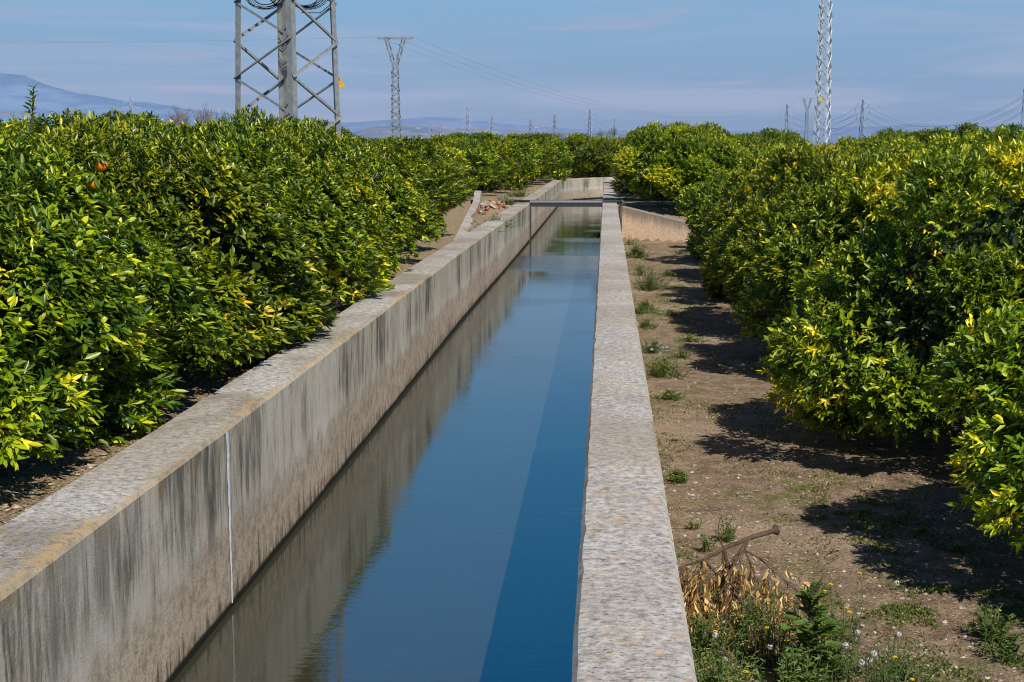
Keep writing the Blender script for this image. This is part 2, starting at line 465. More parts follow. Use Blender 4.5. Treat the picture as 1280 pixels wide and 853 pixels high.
def lines(spec):
    o = []
    for a, b, s in spec:
        n = max(1, int(round((b-a)/s)))
        o += [a+(b-a)*i/n for i in range(n)]
    o.append(spec[-1][1]); return o
GX = lines([(-14000,-2000,3000),(-2000,-200,450),(-200,-40,20),(-40,-8,2),(-8,-2.9,.25),(-2.9,-2.3,.1),(-2.3,0,.23),(0,.3,.05),(.3,4.5,.1),(4.5,10,.5),(10,40,2),(40,200,20),(200,2000,450),(2000,14000,3000)])
GY = lines([(-60,0,6),(0,5,.5),(5,22,.11),(22,40,.22),(40,46,.12),(46,77,.8),(77,86,.18),(86,120,2),(120,400,20),(400,3000,300),(3000,16000,1500)])
gx = np.array(GX); gy = np.array(GY)
V = np.array([(x, y, gz(x, y)) for y in GY for x in GX])
nx = len(GX); ny = len(GY)
ii, jj = np.meshgrid(np.arange(nx-1), np.arange(ny-1))
a0 = (jj*nx+ii).ravel()
F = np.stack([a0, a0+1, a0+nx+1, a0+nx], 1)
me = mesh_np('ground', V, F); me.polygons.foreach_set('use_smooth', [True]*len(me.polygons))
gr = link('ground', me, None, M['earth']); gr['kind'] = 'structure'

# ------------------------------------------------------------------ hills
def ridge(name, prof, Y, depth, mat, seed):
    xs = np.arange(prof[0][0], prof[-1][0]+1, 7.0)
    ys = np.interp(xs, [p[0] for p in prof], [p[1] for p in prof])
    rows = 9; V = []
    for r in range(rows):
        f = r/(rows-2)    # 0 foot, 1 crest
        for x, y in zip(xs, ys):
            YY = Y+depth*(f-1)
            X = (x-757)/1778*Y*(.75+.25*f)
            H = max(2, (184-y)/1778*Y+2.85)
            hh = H*(f**1.25 if f <= 1 else .8)
            nz = mnoise.fractal(Vector((X*.004*3000/Y, YY*.004*3000/Y, seed)), 1, 2, 5)
            hh += nz*H*.16*(1-abs(f-.6))*(0 if f == 0 else 1)
            V.append((X, YY, hh-1))
    n = len(xs); F = [(r*n+i, r*n+i+1, (r+1)*n+i+1, (r+1)*n+i) for r in range(rows-1) for i in range(n-1)]
    me = bpy.data.meshes.new(name); me.from_pydata(V, [], F); me.update()
    me.polygons.foreach_set('use_smooth', [True]*len(me.polygons))
    o = link(name, me, None, mat); o['kind'] = 'structure'; return o
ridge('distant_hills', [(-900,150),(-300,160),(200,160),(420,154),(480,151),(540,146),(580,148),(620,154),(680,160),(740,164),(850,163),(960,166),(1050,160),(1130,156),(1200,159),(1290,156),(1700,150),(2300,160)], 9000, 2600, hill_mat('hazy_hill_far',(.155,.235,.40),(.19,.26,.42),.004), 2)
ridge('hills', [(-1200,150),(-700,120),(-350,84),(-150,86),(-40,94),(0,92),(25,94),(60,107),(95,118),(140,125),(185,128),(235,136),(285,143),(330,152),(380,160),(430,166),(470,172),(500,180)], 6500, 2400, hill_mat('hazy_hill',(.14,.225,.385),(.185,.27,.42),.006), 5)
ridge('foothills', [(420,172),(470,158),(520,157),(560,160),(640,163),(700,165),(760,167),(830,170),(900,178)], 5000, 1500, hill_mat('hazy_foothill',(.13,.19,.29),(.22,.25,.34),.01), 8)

# far houses at the foot of the hills
rn = random.Random(8)
hm = MB()
hm.box((-6,-5,0),(6,5,6)); hm.add([(-6.5,-5.5,6),(6.5,-5.5,6),(6.5,5.5,6),(-6.5,5.5,6),(-6.5,0,8.5),(6.5,0,8.5)], [(0,1,5,4),(2,3,4,5),(0,4,3),(1,2,5),(3,2,1,0)])
hme = hm.mesh('house'); hme.materials.append(M['house']); hme.materials.append(M['roof'])
for p in hme.polygons:
    if p.center.z > 6: p.material_index = 1
spots = [(rn.uniform(2,62), rn.uniform(137,140)) for _ in range(10)]+[(rn.uniform(75,96), rn.uniform(138,141)) for _ in range(5)]+[(rn.uniform(520,690), rn.uniform(153,166)) for _ in range(34)]
for i, (x, y) in enumerate(spots):
    Y = rn.uniform(3200, 3600)+(600 if x > 100 else 0)
    o = bpy.data.objects.new('house', hme); COL.objects.link(o)
    p = at(x, y, Y); o.location = (p.x, p.y, p.z-8); o.rotation_euler = (0,0,rn.uniform(-.4,.4)); s = rn.uniform(.3,.75); o.scale = (s*rn.uniform(1,2.0), s, s*.9)
    if x < 100: tag(o, 'tiny hazy pink house at the foot of the tall left hill', 'house', 'houses below the left hill')
    else: tag(o, 'tiny hazy house on the low hills behind the funnel-topped pylon', 'house', 'houses on the low middle hills')
# ------------------------------------------------------------------ leaves and trees
def leaf_arrays(p, t, n, L, Wd, fold=.18, droop=.1):
    """folded oval leaves; 6 vertices and 2 quads each"""
    t = nrm(t); n = nrm(n-(n*t).sum(1, keepdims=True)*t); s = np.cross(t, n)
    L = L[:,None]; Wd = Wd[:,None]
    v = np.stack([p, p+t*L*.30+s*Wd*.48+n*Wd*fold, p+t*L*.68+s*Wd*.40+n*(Wd*fold-droop*L*.4), p+t*L-n*droop*L,
                  p+t*L*.68-s*Wd*.40+n*(Wd*fold-droop*L*.4), p+t*L*.30-s*Wd*.48+n*Wd*fold], 1)
    m = len(p); base = np.arange(m)[:,None]*6
    f = np.concatenate([base+np.array([[0,1,2,3]]), base+np.array([[0,3,4,5]])], 0)
    return v.reshape(-1,3), f

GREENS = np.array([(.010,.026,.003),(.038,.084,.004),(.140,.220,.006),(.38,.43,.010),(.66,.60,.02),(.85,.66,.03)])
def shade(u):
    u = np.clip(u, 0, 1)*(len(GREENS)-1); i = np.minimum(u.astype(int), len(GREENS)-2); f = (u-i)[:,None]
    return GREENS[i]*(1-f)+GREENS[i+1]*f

def crown_mesh(seed, r, h, n_shoot, per, L, z0=.35, yellow=.25, spikes=34, nb=34, taper=0.0, rlim=None):
    rg = np.random.default_rng(seed)
    # clumps on a squat dome
    k = np.arange(nb)+.5; ph = k*2.399963; cz = 1-1.92*k/nb
    rr = np.sqrt(np.maximum(0,1-cz**2)); rr = np.where(cz<0, np.maximum(rr,.86), rr)
    hz = (h-z0)/2; mz = z0+hz
    kf = rg.uniform(.60,.92,nb); C = np.stack([rr*np.cos(ph)*r*kf, rr*np.sin(ph)*r*kf, mz+cz*hz*kf], 1)
    C += rg.normal(0, .20, C.shape)*np.array([1,1,.8])
    BR = rg.uniform(.34,.60,nb)*r/2.0; BY = rg.random(nb)**3.5*1.25
    b = rg.integers(0, nb, n_shoot)
    d = nrm(rg.normal(size=(n_shoot,3)))
    outw = nrm((C[b]-np.array([0,0,mz*.8]))*np.array([1,1,1.3]))
    d = nrm(d+outw*.75)
    dep = 1-rg.random(n_shoot)**1.8*.55
    P = C[b]+d*(BR[b]*dep)[:,None]*np.array([1.12,1.12,.95])
    ax = nrm(d*.8+outw*.3+np.array([0,0,.45])+rg.normal(0,.35,(n_shoot,3)))
    keep = P[:,2] > .05+z0*.35+.08*np.sin(P[:,0]*5)
    P, ax, b, dep = P[keep], ax[keep], b[keep], dep[keep]; n = len(P)
    # leaf lists; inner shade is put into the colour of deeper shoots
    lp = []; lt = []; ln = []; ll = []; lw_ = []; lc = []
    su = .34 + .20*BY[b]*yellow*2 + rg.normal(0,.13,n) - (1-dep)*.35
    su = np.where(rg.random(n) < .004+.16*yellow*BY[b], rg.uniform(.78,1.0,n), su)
    upz = np.array([0,0,1.0])
    slen = rg.uniform(.9,1.7,n)*L
    for i in range(per):
        ang = rg.random(n)*6.28+i*2.4
        a1 = nrm(np.cross(ax, upz+rg.normal(0,.1,(n,3)))); a2 = np.cross(ax, a1)
        rad = a1*np.cos(ang)[:,None]+a2*np.sin(ang)[:,None]
        fr = i/max(1,per-1)
        pos = P+ax*(slen*(fr-.3))[:,None]
        t = nrm(rad*(1.0-.55*fr)+ax*(.45+.6*fr)+rg.normal(0,.18,(n,3))-np.array([0,0,.12]))
        nn = nrm(ax*.9-rad*.3+upz*.55+rg.normal(0,.35,(n,3)))
        lp.append(pos); lt.append(t); ln.append(nn)
        l = L*rg.uniform(.65,1.15,n); ll.append(l); lw_.append(l*rg.uniform(.28,.40,n))
        lc.append(su+rg.normal(0,.075,n)+.06*fr)
    # tall upright shoots
    for _ in range(spikes):
        q = rg.normal(size=3); q[2] = abs(q[2])*1.2+.4; q /= np.linalg.norm(q)
        base = np.array([q[0]*r*.8, q[1]*r*.8, mz+q[2]*hz*.92]); ln_s = rg.uniform(.18,.48); m = int(ln_s/.022)
        dirn = nrm((np.array([q[0]*.25,q[1]*.25,1])+rg.normal(0,.12,3))[None])[0]
        s_ = np.linspace(0,1,m)
        pos = base+dirn*(s_*ln_s)[:,None]; ang = np.arange(m)*2.4+rg.random()*6
        t = nrm(np.stack([np.cos(ang),np.sin(ang),np.full(m,.9)],1)+rg.normal(0,.15,(m,3)))
        lp.append(pos); lt.append(t); ln.append(nrm(np.tile(upz,(m,1))-t*.3+rg.normal(0,.2,(m,3)))); l = L*rg.uniform(.7,1.1,m)*(1-.4*s_); ll.append(l); lw_.append(l*.4)
        lc.append(np.full(m,.46)+rg.normal(0,.1,m)+s_*.12)
    # added big leaves block light inside; their dark colour stands for inner shade
    ni = n_shoot//4
    q = nrm(rg.normal(size=(ni,3)))*(rg.random(ni)[:,None]**.4)*.78
    q = q*np.array([r,r,hz])+np.array([0,0,mz])
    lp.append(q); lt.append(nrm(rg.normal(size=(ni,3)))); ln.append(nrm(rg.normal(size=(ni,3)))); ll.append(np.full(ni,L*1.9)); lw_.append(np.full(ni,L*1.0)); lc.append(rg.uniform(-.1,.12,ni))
    lp = np.concatenate(lp); lt = np.concatenate(lt); ln = np.concatenate(ln); ll = np.concatenate(ll); lw_ = np.concatenate(lw_); lc = np.concatenate(lc)
    V, F = leaf_arrays(lp, lt, ln, ll, lw_)
    V[:,2] = z0*.3+(V[:,2]-z0*.3)*((h-z0*.3)/(np.percentile(V[:,2], 98.5)-z0*.3))
    V[:,:2] *= r*1.1/np.percentile(np.hypot(V[:,0],V[:,1]), 98)
    V[:,:2] *= (1+taper*.35-taper*np.clip(V[:,2]/h,0,1.1)**1.6)[:,None]
    if rlim is not None:   # lean crown: leaves kept under a sloping face
        b0 = V[::6]; rad = np.hypot(b0[:,0],b0[:,1]); Rm = rlim[0]-rlim[1]*b0[:,2]
        k = np.where(rad > Rm, (Rm+(rad-Rm)*.22)/np.maximum(rad,.01), 1.0)
        V[:,:2] += np.repeat(b0[:,:2]*(k-1)[:,None], 6, 0)
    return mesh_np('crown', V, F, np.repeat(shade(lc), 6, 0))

def trunk_mesh(seed, r, h):
    rn = random.Random(seed); mb = MB()
    mb.tube([(0,0,-.1),(.02,0,.25),(.0,.03,.55)], [.12,.09,.085], 8)
    for i in range(7):
        a = i*.9+rn.uniform(-.3,.3); e = rn.uniform(.4,.66)
        pts = [(0,0,.45)]
        for k in range(1,5):
            f = k/4; pts.append((math.cos(a+.2*f)*r*e*f, math.sin(a+.2*f)*r*e*f, .45+(h*rn.uniform(.42,.66)-.45)*f**.8))
        mb.tube(pts, [.06,.045,.032,.02,.008], 6)
        for k in (2,3,4):
            p = Vector(pts[k])
            for _ in range(2):
                q = p+Vector((rn.uniform(-.5,.5),rn.uniform(-.5,.5),rn.uniform(.0,.5))); mb.tube([p,(p+q)/2+Vector((0,0,.04)),q],[.015,.01,.004],4)
    me = mb.mesh('trunk'); me.materials.append(M['bark']); return me

protos = {}
def proto(key, *a, **k):
    cm_ = crown_mesh(*a, **k); cm_.materials.append(M['leaf'])
    protos[key] = (cm_, trunk_mesh(a[0]+50, a[1], a[2]))
# near trees: r 2.1, two heights
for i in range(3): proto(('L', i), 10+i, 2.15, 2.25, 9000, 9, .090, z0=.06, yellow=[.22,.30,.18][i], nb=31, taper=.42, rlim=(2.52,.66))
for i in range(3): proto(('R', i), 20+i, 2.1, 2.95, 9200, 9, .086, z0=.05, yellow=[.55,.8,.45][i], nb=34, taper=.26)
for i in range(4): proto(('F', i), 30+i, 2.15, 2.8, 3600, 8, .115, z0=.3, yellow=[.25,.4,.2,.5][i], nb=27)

trees = []
SIL = [(-900,140),(240,146),(440,152),(462,176),(522,176),(545,168),(760,170),(790,160),(820,149),(860,154),(900,158),(1000,160),(1006,186),(1046,186),(1056,155),(1280,160),(2500,160)]
def cap_top(x, y, w=1.5):
    """how high the grove stands in this direction"""
    q = 757+1778*x/y; dq = min(60, w/y*1778)
    c = max(np.interp(t, [a for a,_ in SIL], [b for _,b in SIL]) for t in (q-dq, q-dq/2, q, q+dq/2, q+dq))
    return CAMZ+(184-c)/1778*y
HT = {'L':2.25,'R':2.95,'F':2.8}
def tree(key, x, y, z, rz, s, label, group=None):
    s = (s[0], s[1], max(.62, min(s[2], (cap_top(x,y)-z-.12)/HT[key[0]])))
    t = empty('orange_tree', (x, y, z), rz, s)
    cm_, tm = protos[key]
    c = bpy.data.objects.new('crown', cm_); COL.objects.link(c); c.parent = t
    k = bpy.data.objects.new('trunk', tm); COL.objects.link(k); k.parent = t
    tag(t, label, 'tree', group); trees.append(t); return t
ordn = ['nearest','second','third','fourth','fifth','sixth','seventh','eighth','ninth','tenth']
# front row of the left bank
rn = random.Random(21)
Lrow = [(-4.62,8.8,1.0,.86),(-4.5,12.2,1.03,.86),(-4.68,15.8,1.03,.90),(-4.85,19.4,1.0,.97),(-4.95,22.9,.98,1.0),(-5.1,26.3,.95,1.02)]
for i, (x, y, s, sz) in enumerate(Lrow):
    tree(('L', i % 3), x, y, .93, rn.uniform(0,6.28), (s, s, s*sz), ['orange tree closest to the camera beside the left canal wall',
      'dark green orange tree second from the camera along the left canal wall','orange tree third from the camera along the left canal wall','orange tree fourth from the camera on the left bank, before the big pylon',
      'orange tree fifth from the camera along the left canal wall','orange tree ending the close front row on the left bank before the rubble'][i], 'front row of orange trees on the left bank')
# front row of the right path
Rrow = [(4.45,9.3,.95,.92,0),(3.9,13.6,1.0,.92,1),(3.95,18.0,.98,.92,0),(3.85,22.1,.98,.95,2),(3.85,26.5,.98,.97,1),(4.1,31,.98,.98,0),(4.3,35.4,1,.98,2),(4.7,39.4,1,.98,1)]
rl = ['orange tree at the right edge of the picture casting the big dark shadow','bright yellow-leaved orange tree leaning over the dirt path, second from the camera',
      'orange tree third from the camera along the dirt path','orange tree fourth from the camera along the dirt path, by the fallen orange','orange tree fifth from the camera along the dirt path',
      'orange tree sixth from the camera along the dirt path','orange tree seventh from the camera along the dirt path','orange tree shading the right end of the sloping wing wall']
for i, (x, y, s, sz, k) in enumerate(Rrow):
    tree(('R', k), x, y, 0, rn.uniform(0,6.28), (s, s, s*sz), rl[i], 'front row of orange trees along the dirt path')
# orchard behind
cnt = 0
def free(x, y):
    for t in trees:
        if (t.location.x-x)**2+(t.location.y-y)**2 < 3.2**2: return False
    return True
ys_ = [7.5+4.1*i for i in range(26)]
for row in range(14):
    for y0 in ys_:
        x = -9.6-4.3*row+rn.uniform(-.3,.3); y = y0+rn.uniform(-.4,.4)
        if x < -.426*y-6: continue
        if y < 20 and row > 2: continue
        s = rn.uniform(.95,1.1)
        tree(('F', rn.randrange(4)), x, y, .93, rn.uniform(0,6.28), (s,s,s*(.82 if y<25 else .84 if y < 85 else 1.0)), 'orange tree in the packed orchard rows behind the front row on the left bank', 'orchard rows on the left bank')
# left set-back row between the rubble and the bend
for y in (30.5,34.5,38.6,42.8,47,51.2,55.4,59.6,63.8,68,72.2,76.4,80.6):
    x = -5.35-.42*min(4,max(0,(y-31)/3)) if y < 52 else -6.6+.09*(y-52)
    s = rn.uniform(.95,1.08)
    tree(('F', rn.randrange(4)), x, y, .93, rn.uniform(0,6.28), (s,s,s*rn.uniform(.82,.92)), 'orange tree in the row set back from the canal past the rubble heap', 'set-back row of orange trees past the rubble')
for y0 in ys_:
    for row in range(9):
        x = 8.6+4.3*row+rn.uniform(-.3,.3); y = y0+rn.uniform(-.4,.4)
        if x > .296*y+7 or (78.6 < y < 85.7 and x < 19): continue
        low = y < 42
        s = rn.uniform(.95,1.08)
        tree(('F', rn.choice((1,3,0,2))), x, y, 0 if low else .9, rn.uniform(0,6.28), (s,s,s*(.98 if low else rn.uniform(.84,.94))), 'orange tree in the packed orchard rows right of the path, behind its front row', 'orchard rows right of the path')
# trees on the raised ground beyond the wing wall
for (x, y, s, sz) in [(2.5,46.2,1.0,.92),(2.75,50.6,1.0,.98),(2.95,54.8,1.0,1.0),(6.8,46,1,.92),(7,50.4,1,.95),(7,54.8,1,.95),(2.95,59.4,1,.95),(3.0,64,1,.92),(3.0,68.4,1,.9),(3.0,73,1,.9)]:
    tree(('R' if y < 53 and x < 5 else 'F', rn.randrange(3)), x, y, .93, rn.uniform(0,6.28), (s,s,s*sz*(1.0 if y<53 else 1.08)), 'orange tree on the raised ground beyond the wing wall, crowding the canal wall', 'orange trees beyond the wing wall')
# trees closing the view beyond the bend
for y in (86.6, 91, 95.5, 100, 104.5, 109):
    for i in range(-3, 5):
        x = -.6+i*4.2+rn.uniform(-.4,.4)
        if not free(x, y): continue
        s = rn.uniform(.95,1.1)
        tree(('F', rn.randrange(4)), x, y, .93, rn.uniform(0,6.28), (s,s,s*rn.uniform(.82,.92)), 'orange tree beyond the bend at the far end of the canal', 'orange trees beyond the canal bend')
print('TREES', len(trees))

# far orchard, one mass
def far_orchard():
    rg = np.random.default_rng(77)
    pts = []
    y = 116.0
    while y < 700:
        xs = np.arange(-.47*y-10, .33*y+12, 4.6 if y < 250 else 7.5)
        xs = xs+rg.uniform(-.8,.8,len(xs))
        for x in xs: pts.append((x, y+rg.uniform(-1,1), rg.uniform(2.2,2.75), y))
        y += 4.6+(y-116)*.045
    pts = np.array(pts); P=[];T=[];Nn=[];L=[];Wd=[];Cc=[]
    for x, y, h, _ in pts:
        h = min(h, cap_top(x,y,1)-1.0)
        m = int(240 if y < 170 else 130 if y < 260 else 70); l = .22 if y < 170 else .32 if y<260 else .5
        q = nrm(rg.normal(size=(m,3))); q[:,2] = np.abs(q[:,2])*1.0-.15
        rad = rg.uniform(.8,1.08,m)[:,None]*(1+.14*np.sin(q[:,:1]*5+x)*np.cos(q[:,1:2]*6+y))
        p = q*rad*np.array([2.4,2.4,h-1.1])+np.array([x,y,.95+1.1])
        P.append(p); T.append(nrm(q+rg.normal(0,.7,(m,3))+np.array([0,0,.5]))); Nn.append(nrm(q+np.array([0,0,.8])+rg.normal(0,.5,(m,3))))
        L.append(np.full(m,l)*rg.uniform(.7,1.3,m)*2); Wd.append(np.full(m,l)*.95); Cc.append(rg.normal(.36+.12*rg.random(),.15,m))
    V, F = leaf_arrays(*[np.concatenate(a) for a in (P,T,Nn,L,Wd)])
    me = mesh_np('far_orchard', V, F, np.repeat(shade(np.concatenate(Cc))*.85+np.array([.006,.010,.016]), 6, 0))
    o = link('far_orchard', me, None, M['leaf'])
    tag(o, 'far orange groves merging into one green band along the horizon', 'orchard', None, 'stuff')
far_orchard()

# tall lone shoot top left and its like
def lone_shoot(px, py0, py1, Y, label):
    rg = np.random.default_rng(int(px)); a = np.array(at(px-4, py0, Y)); b = np.array(at(px, py1, Y)); m = 22
    s_ = np.linspace(0,1,m); pos = a+(b-a)*s_[:,None]; ang = np.arange(m)*2.4
    t = nrm(np.stack([np.cos(ang),np.sin(ang),np.full(m,.6)],1)+rg.normal(0,.2,(m,3)))
    l = .085*(1-.3*s_)*rg.uniform(.8,1.1,m)
    V,F = leaf_arrays(pos, t, nrm(np.array([[0,0,1.]])-t*.3+rg.normal(0,.3,(m,3))), l, l*.42)
    r_ = empty('tall_shoot', tuple(a)); tag(r_, label, 'shoot')
    me = mesh_np('leaf_cluster', V-a, F, np.repeat(shade(np.full(m,.42)+rg.normal(0,.08,m)),6,0)); link('leaf_cluster', me, r_, M['leaf'])
    mb = MB(); mb.tube([(0,0,-.12),(b-a)*.5+np.array([.01,0,0]),b-a],[.008,.006,.003],5); mb.build('stem', M['bark'], r_)
lone_shoot(42, 146, 108, 11, 'tall lone leafy shoot rising above the orange trees at the top left')

# ------------------------------------------------------------------ oranges
def orange(loc, r, label):
    bm = bmesh.new(); bmesh.ops.create_icosphere(bm, subdivisions=3, radius=r)
    for v in bm.verts: v.co.z *= .94
    me = bpy.data.meshes.new('fruit'); bm.to_mesh(me); bm.free(); me.polygons.foreach_set('use_smooth',[True]*len(me.polygons))
    e = empty('orange', loc); tag(e, label, 'orange'); link('fruit', me, e, M['orange'])
    mb = MB(); mb.tube([(0,0,r*.9),(0.002,0,r*1.0),(.004,.002,r*1.25)],[r*.14,r*.1,r*.05],6); mb.build('stalk', M['bark'], e)
    if loc[2] > .3:
        rg = np.random.default_rng(int(abs(loc[0])*100)+9); n = 9; a = rg.uniform(-2.6,-.5,n)
        P = np.stack([np.cos(a)*r*.9, np.sin(a)*r*1.05, np.full(n,r*1.3)+rg.uniform(-.01,.03,n)],1)
        T = np.stack([rg.normal(0,.7,n), rg.normal(-.1,.3,n), rg.uniform(-1.3,.1,n)],1)
        V,F = leaf_arrays(P,T,np.tile([0.,-1,.5],(n,1))+rg.normal(0,.3,(n,3)),rg.uniform(.06,.09,n),rg.uniform(.022,.032,n))
        link('leaves', mesh_np('leaves',V,F,np.repeat(shade(rg.uniform(.2,.5,n)),6,0)), e, M['leaf'])
orange(at(127,207,8.9), .038, 'ripe orange hanging among the left leaves, upper of two')
orange(at(118,230,8.85), .036, 'ripe orange partly hidden by left leaves, lower of two')
orange(at(1023,283,12.05), .028, 'small ripe orange high in the yellow-leaved tree right of the path')
orange(g(888,376)+Vector((0,0,.03)), .038, 'fallen orange lying on the dirt path in the tree shadows')
orange(g(1055,508)+Vector((-.2,0,.03)), .038, 'fallen orange lying in deep shade under the right trees')
# ------------------------------------------------------------------ lattice towers
def lattice(mb_leg, braces, corners0, corners1, z0, z1, seg, wleg, wbr, first=0, turn=1):
    """four legs and zigzag bracing; braces is a list of MB"""
    c0 = [Vector((*c, z0)) for c in corners0]; c1 = [Vector((*c, z1)) for c in corners1]
    ctr = sum(c0, Vector())/4
    for i in range(4):
        u = c0[(i+1)%4]-c0[i]
        mb_leg[i].angle(c0[i], c1[i], wleg, wleg*.12, u)
    n = int(round((z1-z0)/seg))
    for f in range(4):
        for k in range(n):
            a, b = (f, (f+1)%4) if (k+first+f*turn) % 2 == 0 else ((f+1)%4, f)
            p = c0[a].lerp(c1[a], k/n); q = c0[b].lerp(c1[b], (k+1)/n)
            outn = ((c0[f]+c0[(f+1)%4])/2-ctr).normalized(); outn.z = 0
            d = (q-p).normalized()
            braces.angle(p+outn*.012-d*.0, q+outn*.012, wbr, wbr*.15, outn.cross(d) if k % 2 else -outn.cross(d))

# big near tower: square, seen nearly corner on
T1 = at(361, 184, 27.0); T1z = .93
half = 1.46/2
def sq(h, a): return [(h*math.sqrt(2)*math.cos(a+i*math.pi/2), h*math.sqrt(2)*math.sin(a+i*math.pi/2)) for i in range(4)]
t1 = empty('lattice_pylon', (T1.x, T1.y, T1z))
tag(t1, 'big grey steel pylon rising out of the left trees with cable coils', 'pylon')
ang = R(-90+8.5+9.6)
legs = [MB() for _ in range(4)]; br = MB()
lattice(legs, br, sq(half*1.03,ang), sq(half*.78,ang), -.32, 9.48, .70, .125, .045, 1, 0)
for i in range(4): legs[i].build('leg', M['steel'], t1)
br.build('bracing', M['steel'], t1)
# cross arms above the frame
mb = MB()
for zz_ in (8.4, 9.7):
    for s_ in (-1, 1):
        mb.angle((0,.45,zz_),(s_*2.2,0,zz_),.09,.01,(0,0,1)); mb.angle((0,-.45,zz_),(s_*2.2,0,zz_),.09,.01,(0,0,1)); mb.angle((0,0,zz_+.8),(s_*2.2,0,zz_),.07,.01,(0,1,0))
mb.build('cross_arm', M['steel'], t1)
# spare cable loops hung on the mast
def loops(side):
    rn = random.Random(side+9); mb = MB()
    cx = .40*side; zc = 3.72+1.0-.0
    for i in range(8):
        rr_ = .22+.025*i+rn.uniform(-.02,.02); z_c = TZ+.13+rr_*.55+rn.uniform(0,.07); oy = rn.uniform(-.05,.05); ox = rn.uniform(-.05,.05)
        pts = [(cx+ox+rr_*1.05*math.cos(t), -.62*0+oy-.35*0, z_c+rr_*math.sin(t)*.8) for t in [2*math.pi*k/26 for k in range(27)]]
        mb.tube(pts, .006+.002*rn.random(), 5, False)
    if side > 0:
        mb.tube([(cx-.1,0,TZ+.0),(cx+.25,0,TZ-.01),(cx+.42,0,TZ+.12),(cx+.55,0,TZ+.3)], .009, 5)
    return mb
TZ = at(340, 16, 27).z - T1z
for s_ in (-1,1):
    lo = loops(s_).build('cable_coil', M['cable'], t1); 
# warning triangle behind the right leg
tp = at(420.5, 100, 27); lx = tp.x-T1.x
wz = at(420,108,27).z-T1z
mb = MB(); 
rgt = Vector((math.cos(ang+0), math.sin(ang+0), 0))
best = max(sq(half,ang), key=lambda c: c[0])
bx_, by_ = best[0]*.985, best[1]
vs = []
for yo in (.17,.174): vs += [(bx_-.20,by_+yo,wz),(bx_+.05,by_+yo,wz),(bx_-.075,by_+yo,wz+.24)]
mb.add(vs, [(0,1,2),(5,4,3),(0,3,4,1),(1,4,5,2),(2,5,3,0)]); sg = mb.build('warning_sign', M['yellow'], t1)
sg['label'] = 'small yellow triangular warning plate behind the right leg'

# slim pale tower right
def slim_tower(loc, h, w0, w1, seg, mat, wl_, wb_, a):
    t = empty('lattice_pylon', loc)
    lg = [MB() for _ in range(4)]; b = MB()
    lattice(lg, b, sq(w0/2,a), sq(w1/2,a), 0, h, seg, wl_, wb_)
    lattice(lg, b, sq(w0/2*.99,a), sq(w1/2*.99,a), 0, h, seg, wl_*.3, wb_, 1)
    for m_ in lg: m_.build('leg', mat, t)
    b.build('bracing', mat, t); return t
p3 = at(1027, 184, 84)
t3 = slim_tower((p3.x, p3.y, .93), 15, .80, .44, .72, M['steel_pale'], .085, .045, R(-72))
tag(t3, 'slender white lattice pylon standing in the right orchard, reaching the top of the picture', 'pylon')
mb = MB()
for s_ in (-1,1):
    mb.bar((0,0,14.6),(s_*1.9,0,14.6),.08); mb.bar((0,0,13.9),(s_*1.9,0,14.6),.05)
mb.build('cross_arm', M['steel_pale'], t3)
mb = MB(); wz = at(1023,127,84).z-.93
mb.add([(-.30,-.5,wz),(-.02,-.5,wz),(-.16,-.5,wz+.27),(-.30,-.495,wz),(-.02,-.495,wz),(-.16,-.495,wz+.27)],[(0,1,2),(5,4,3),(0,3,4,1),(1,4,5,2),(2,5,3,0)])
mb.build('warning_sign', M['yellow'], t3)

# funnel-headed towers
def funnel_tower(loc, h, label, mat, rz=0, sc=1, group=None, arm=2.15):
    t = empty('funnel_pylon', loc, rz)
    lg = [MB() for _ in range(4)]; b = MB(); hb = h-3.1
    lattice(lg, b, sq(.62,R(45)), sq(.36,R(45)), 0, hb, .8, .12*sc, .06*sc); lattice([MB() for _ in range(4)], b, sq(.62,R(45)), sq(.36,R(45)), 0, hb, .8, .1, .06*sc, 1)
    for m_ in lg: m_.build('leg', mat, t)
    b.build('bracing', mat, t)
    f = MB()
    for s_ in (-1,1):
        a0 = [(-.36 if s_<0 else 0,.36),(-.36 if s_<0 else 0,-.36),(0 if s_<0 else .36,-.36),(0 if s_<0 else .36,.36)]
        x0, x1 = (s_*1.05-.25, s_*1.05+.25)
        a1 = [(x0,.25),(x0,-.25),(x1,-.25),(x1,.25)]
        lattice([f]*4, f, a0, a1, hb, h, .62, .09*sc, .05*sc, 0 if s_<0 else 1)
    f.build('funnel_frame', mat, t)
    c = MB()
    for y_ in (-.25,.25): c.bar((-arm,y_*.6,h+.05),(arm,y_*.6,h+.05),.10*sc)
    c.bar((-arm,0,h+.18),(arm,0,h+.12),.08*sc)
    for i in range(9): c.bar((-arm+i*arm/4,-.15,h+.05),(-arm+(i+.5)*arm/4 if i<8 else arm,.15,h+.05),.05*sc)
    c.build('cross_arm', mat, t)
    for s_ in (-1,0,1):
        k = MB(); k.tube([(s_*arm*.95,0,h+.12),(s_*arm*.95,0,h+.35)],.05*sc,6); k.build('insulator', mat, t)
    tag(t, label, 'pylon', group); return t
p2 = at(495, 184, 175); H2 = at(495,49,175).z-.93
M['steel_mid'] = simple('mid_steel', (.24,.27,.31), .7, 0, .2, 3)
funnel_tower((p2.x,p2.y,.93), H2, 'funnel-topped lattice pylon standing alone against the sky left of the canal', M['steel_mid'])
p4 = at(1008, 184, 390); H4 = at(1008,123,390).z-.93
funnel_tower((p4.x,p4.y,.93), H4, 'dark funnel-topped pylon half hidden just left of the slender white pylon', M['steel_far'], 0, 1.6, arm=2.6)

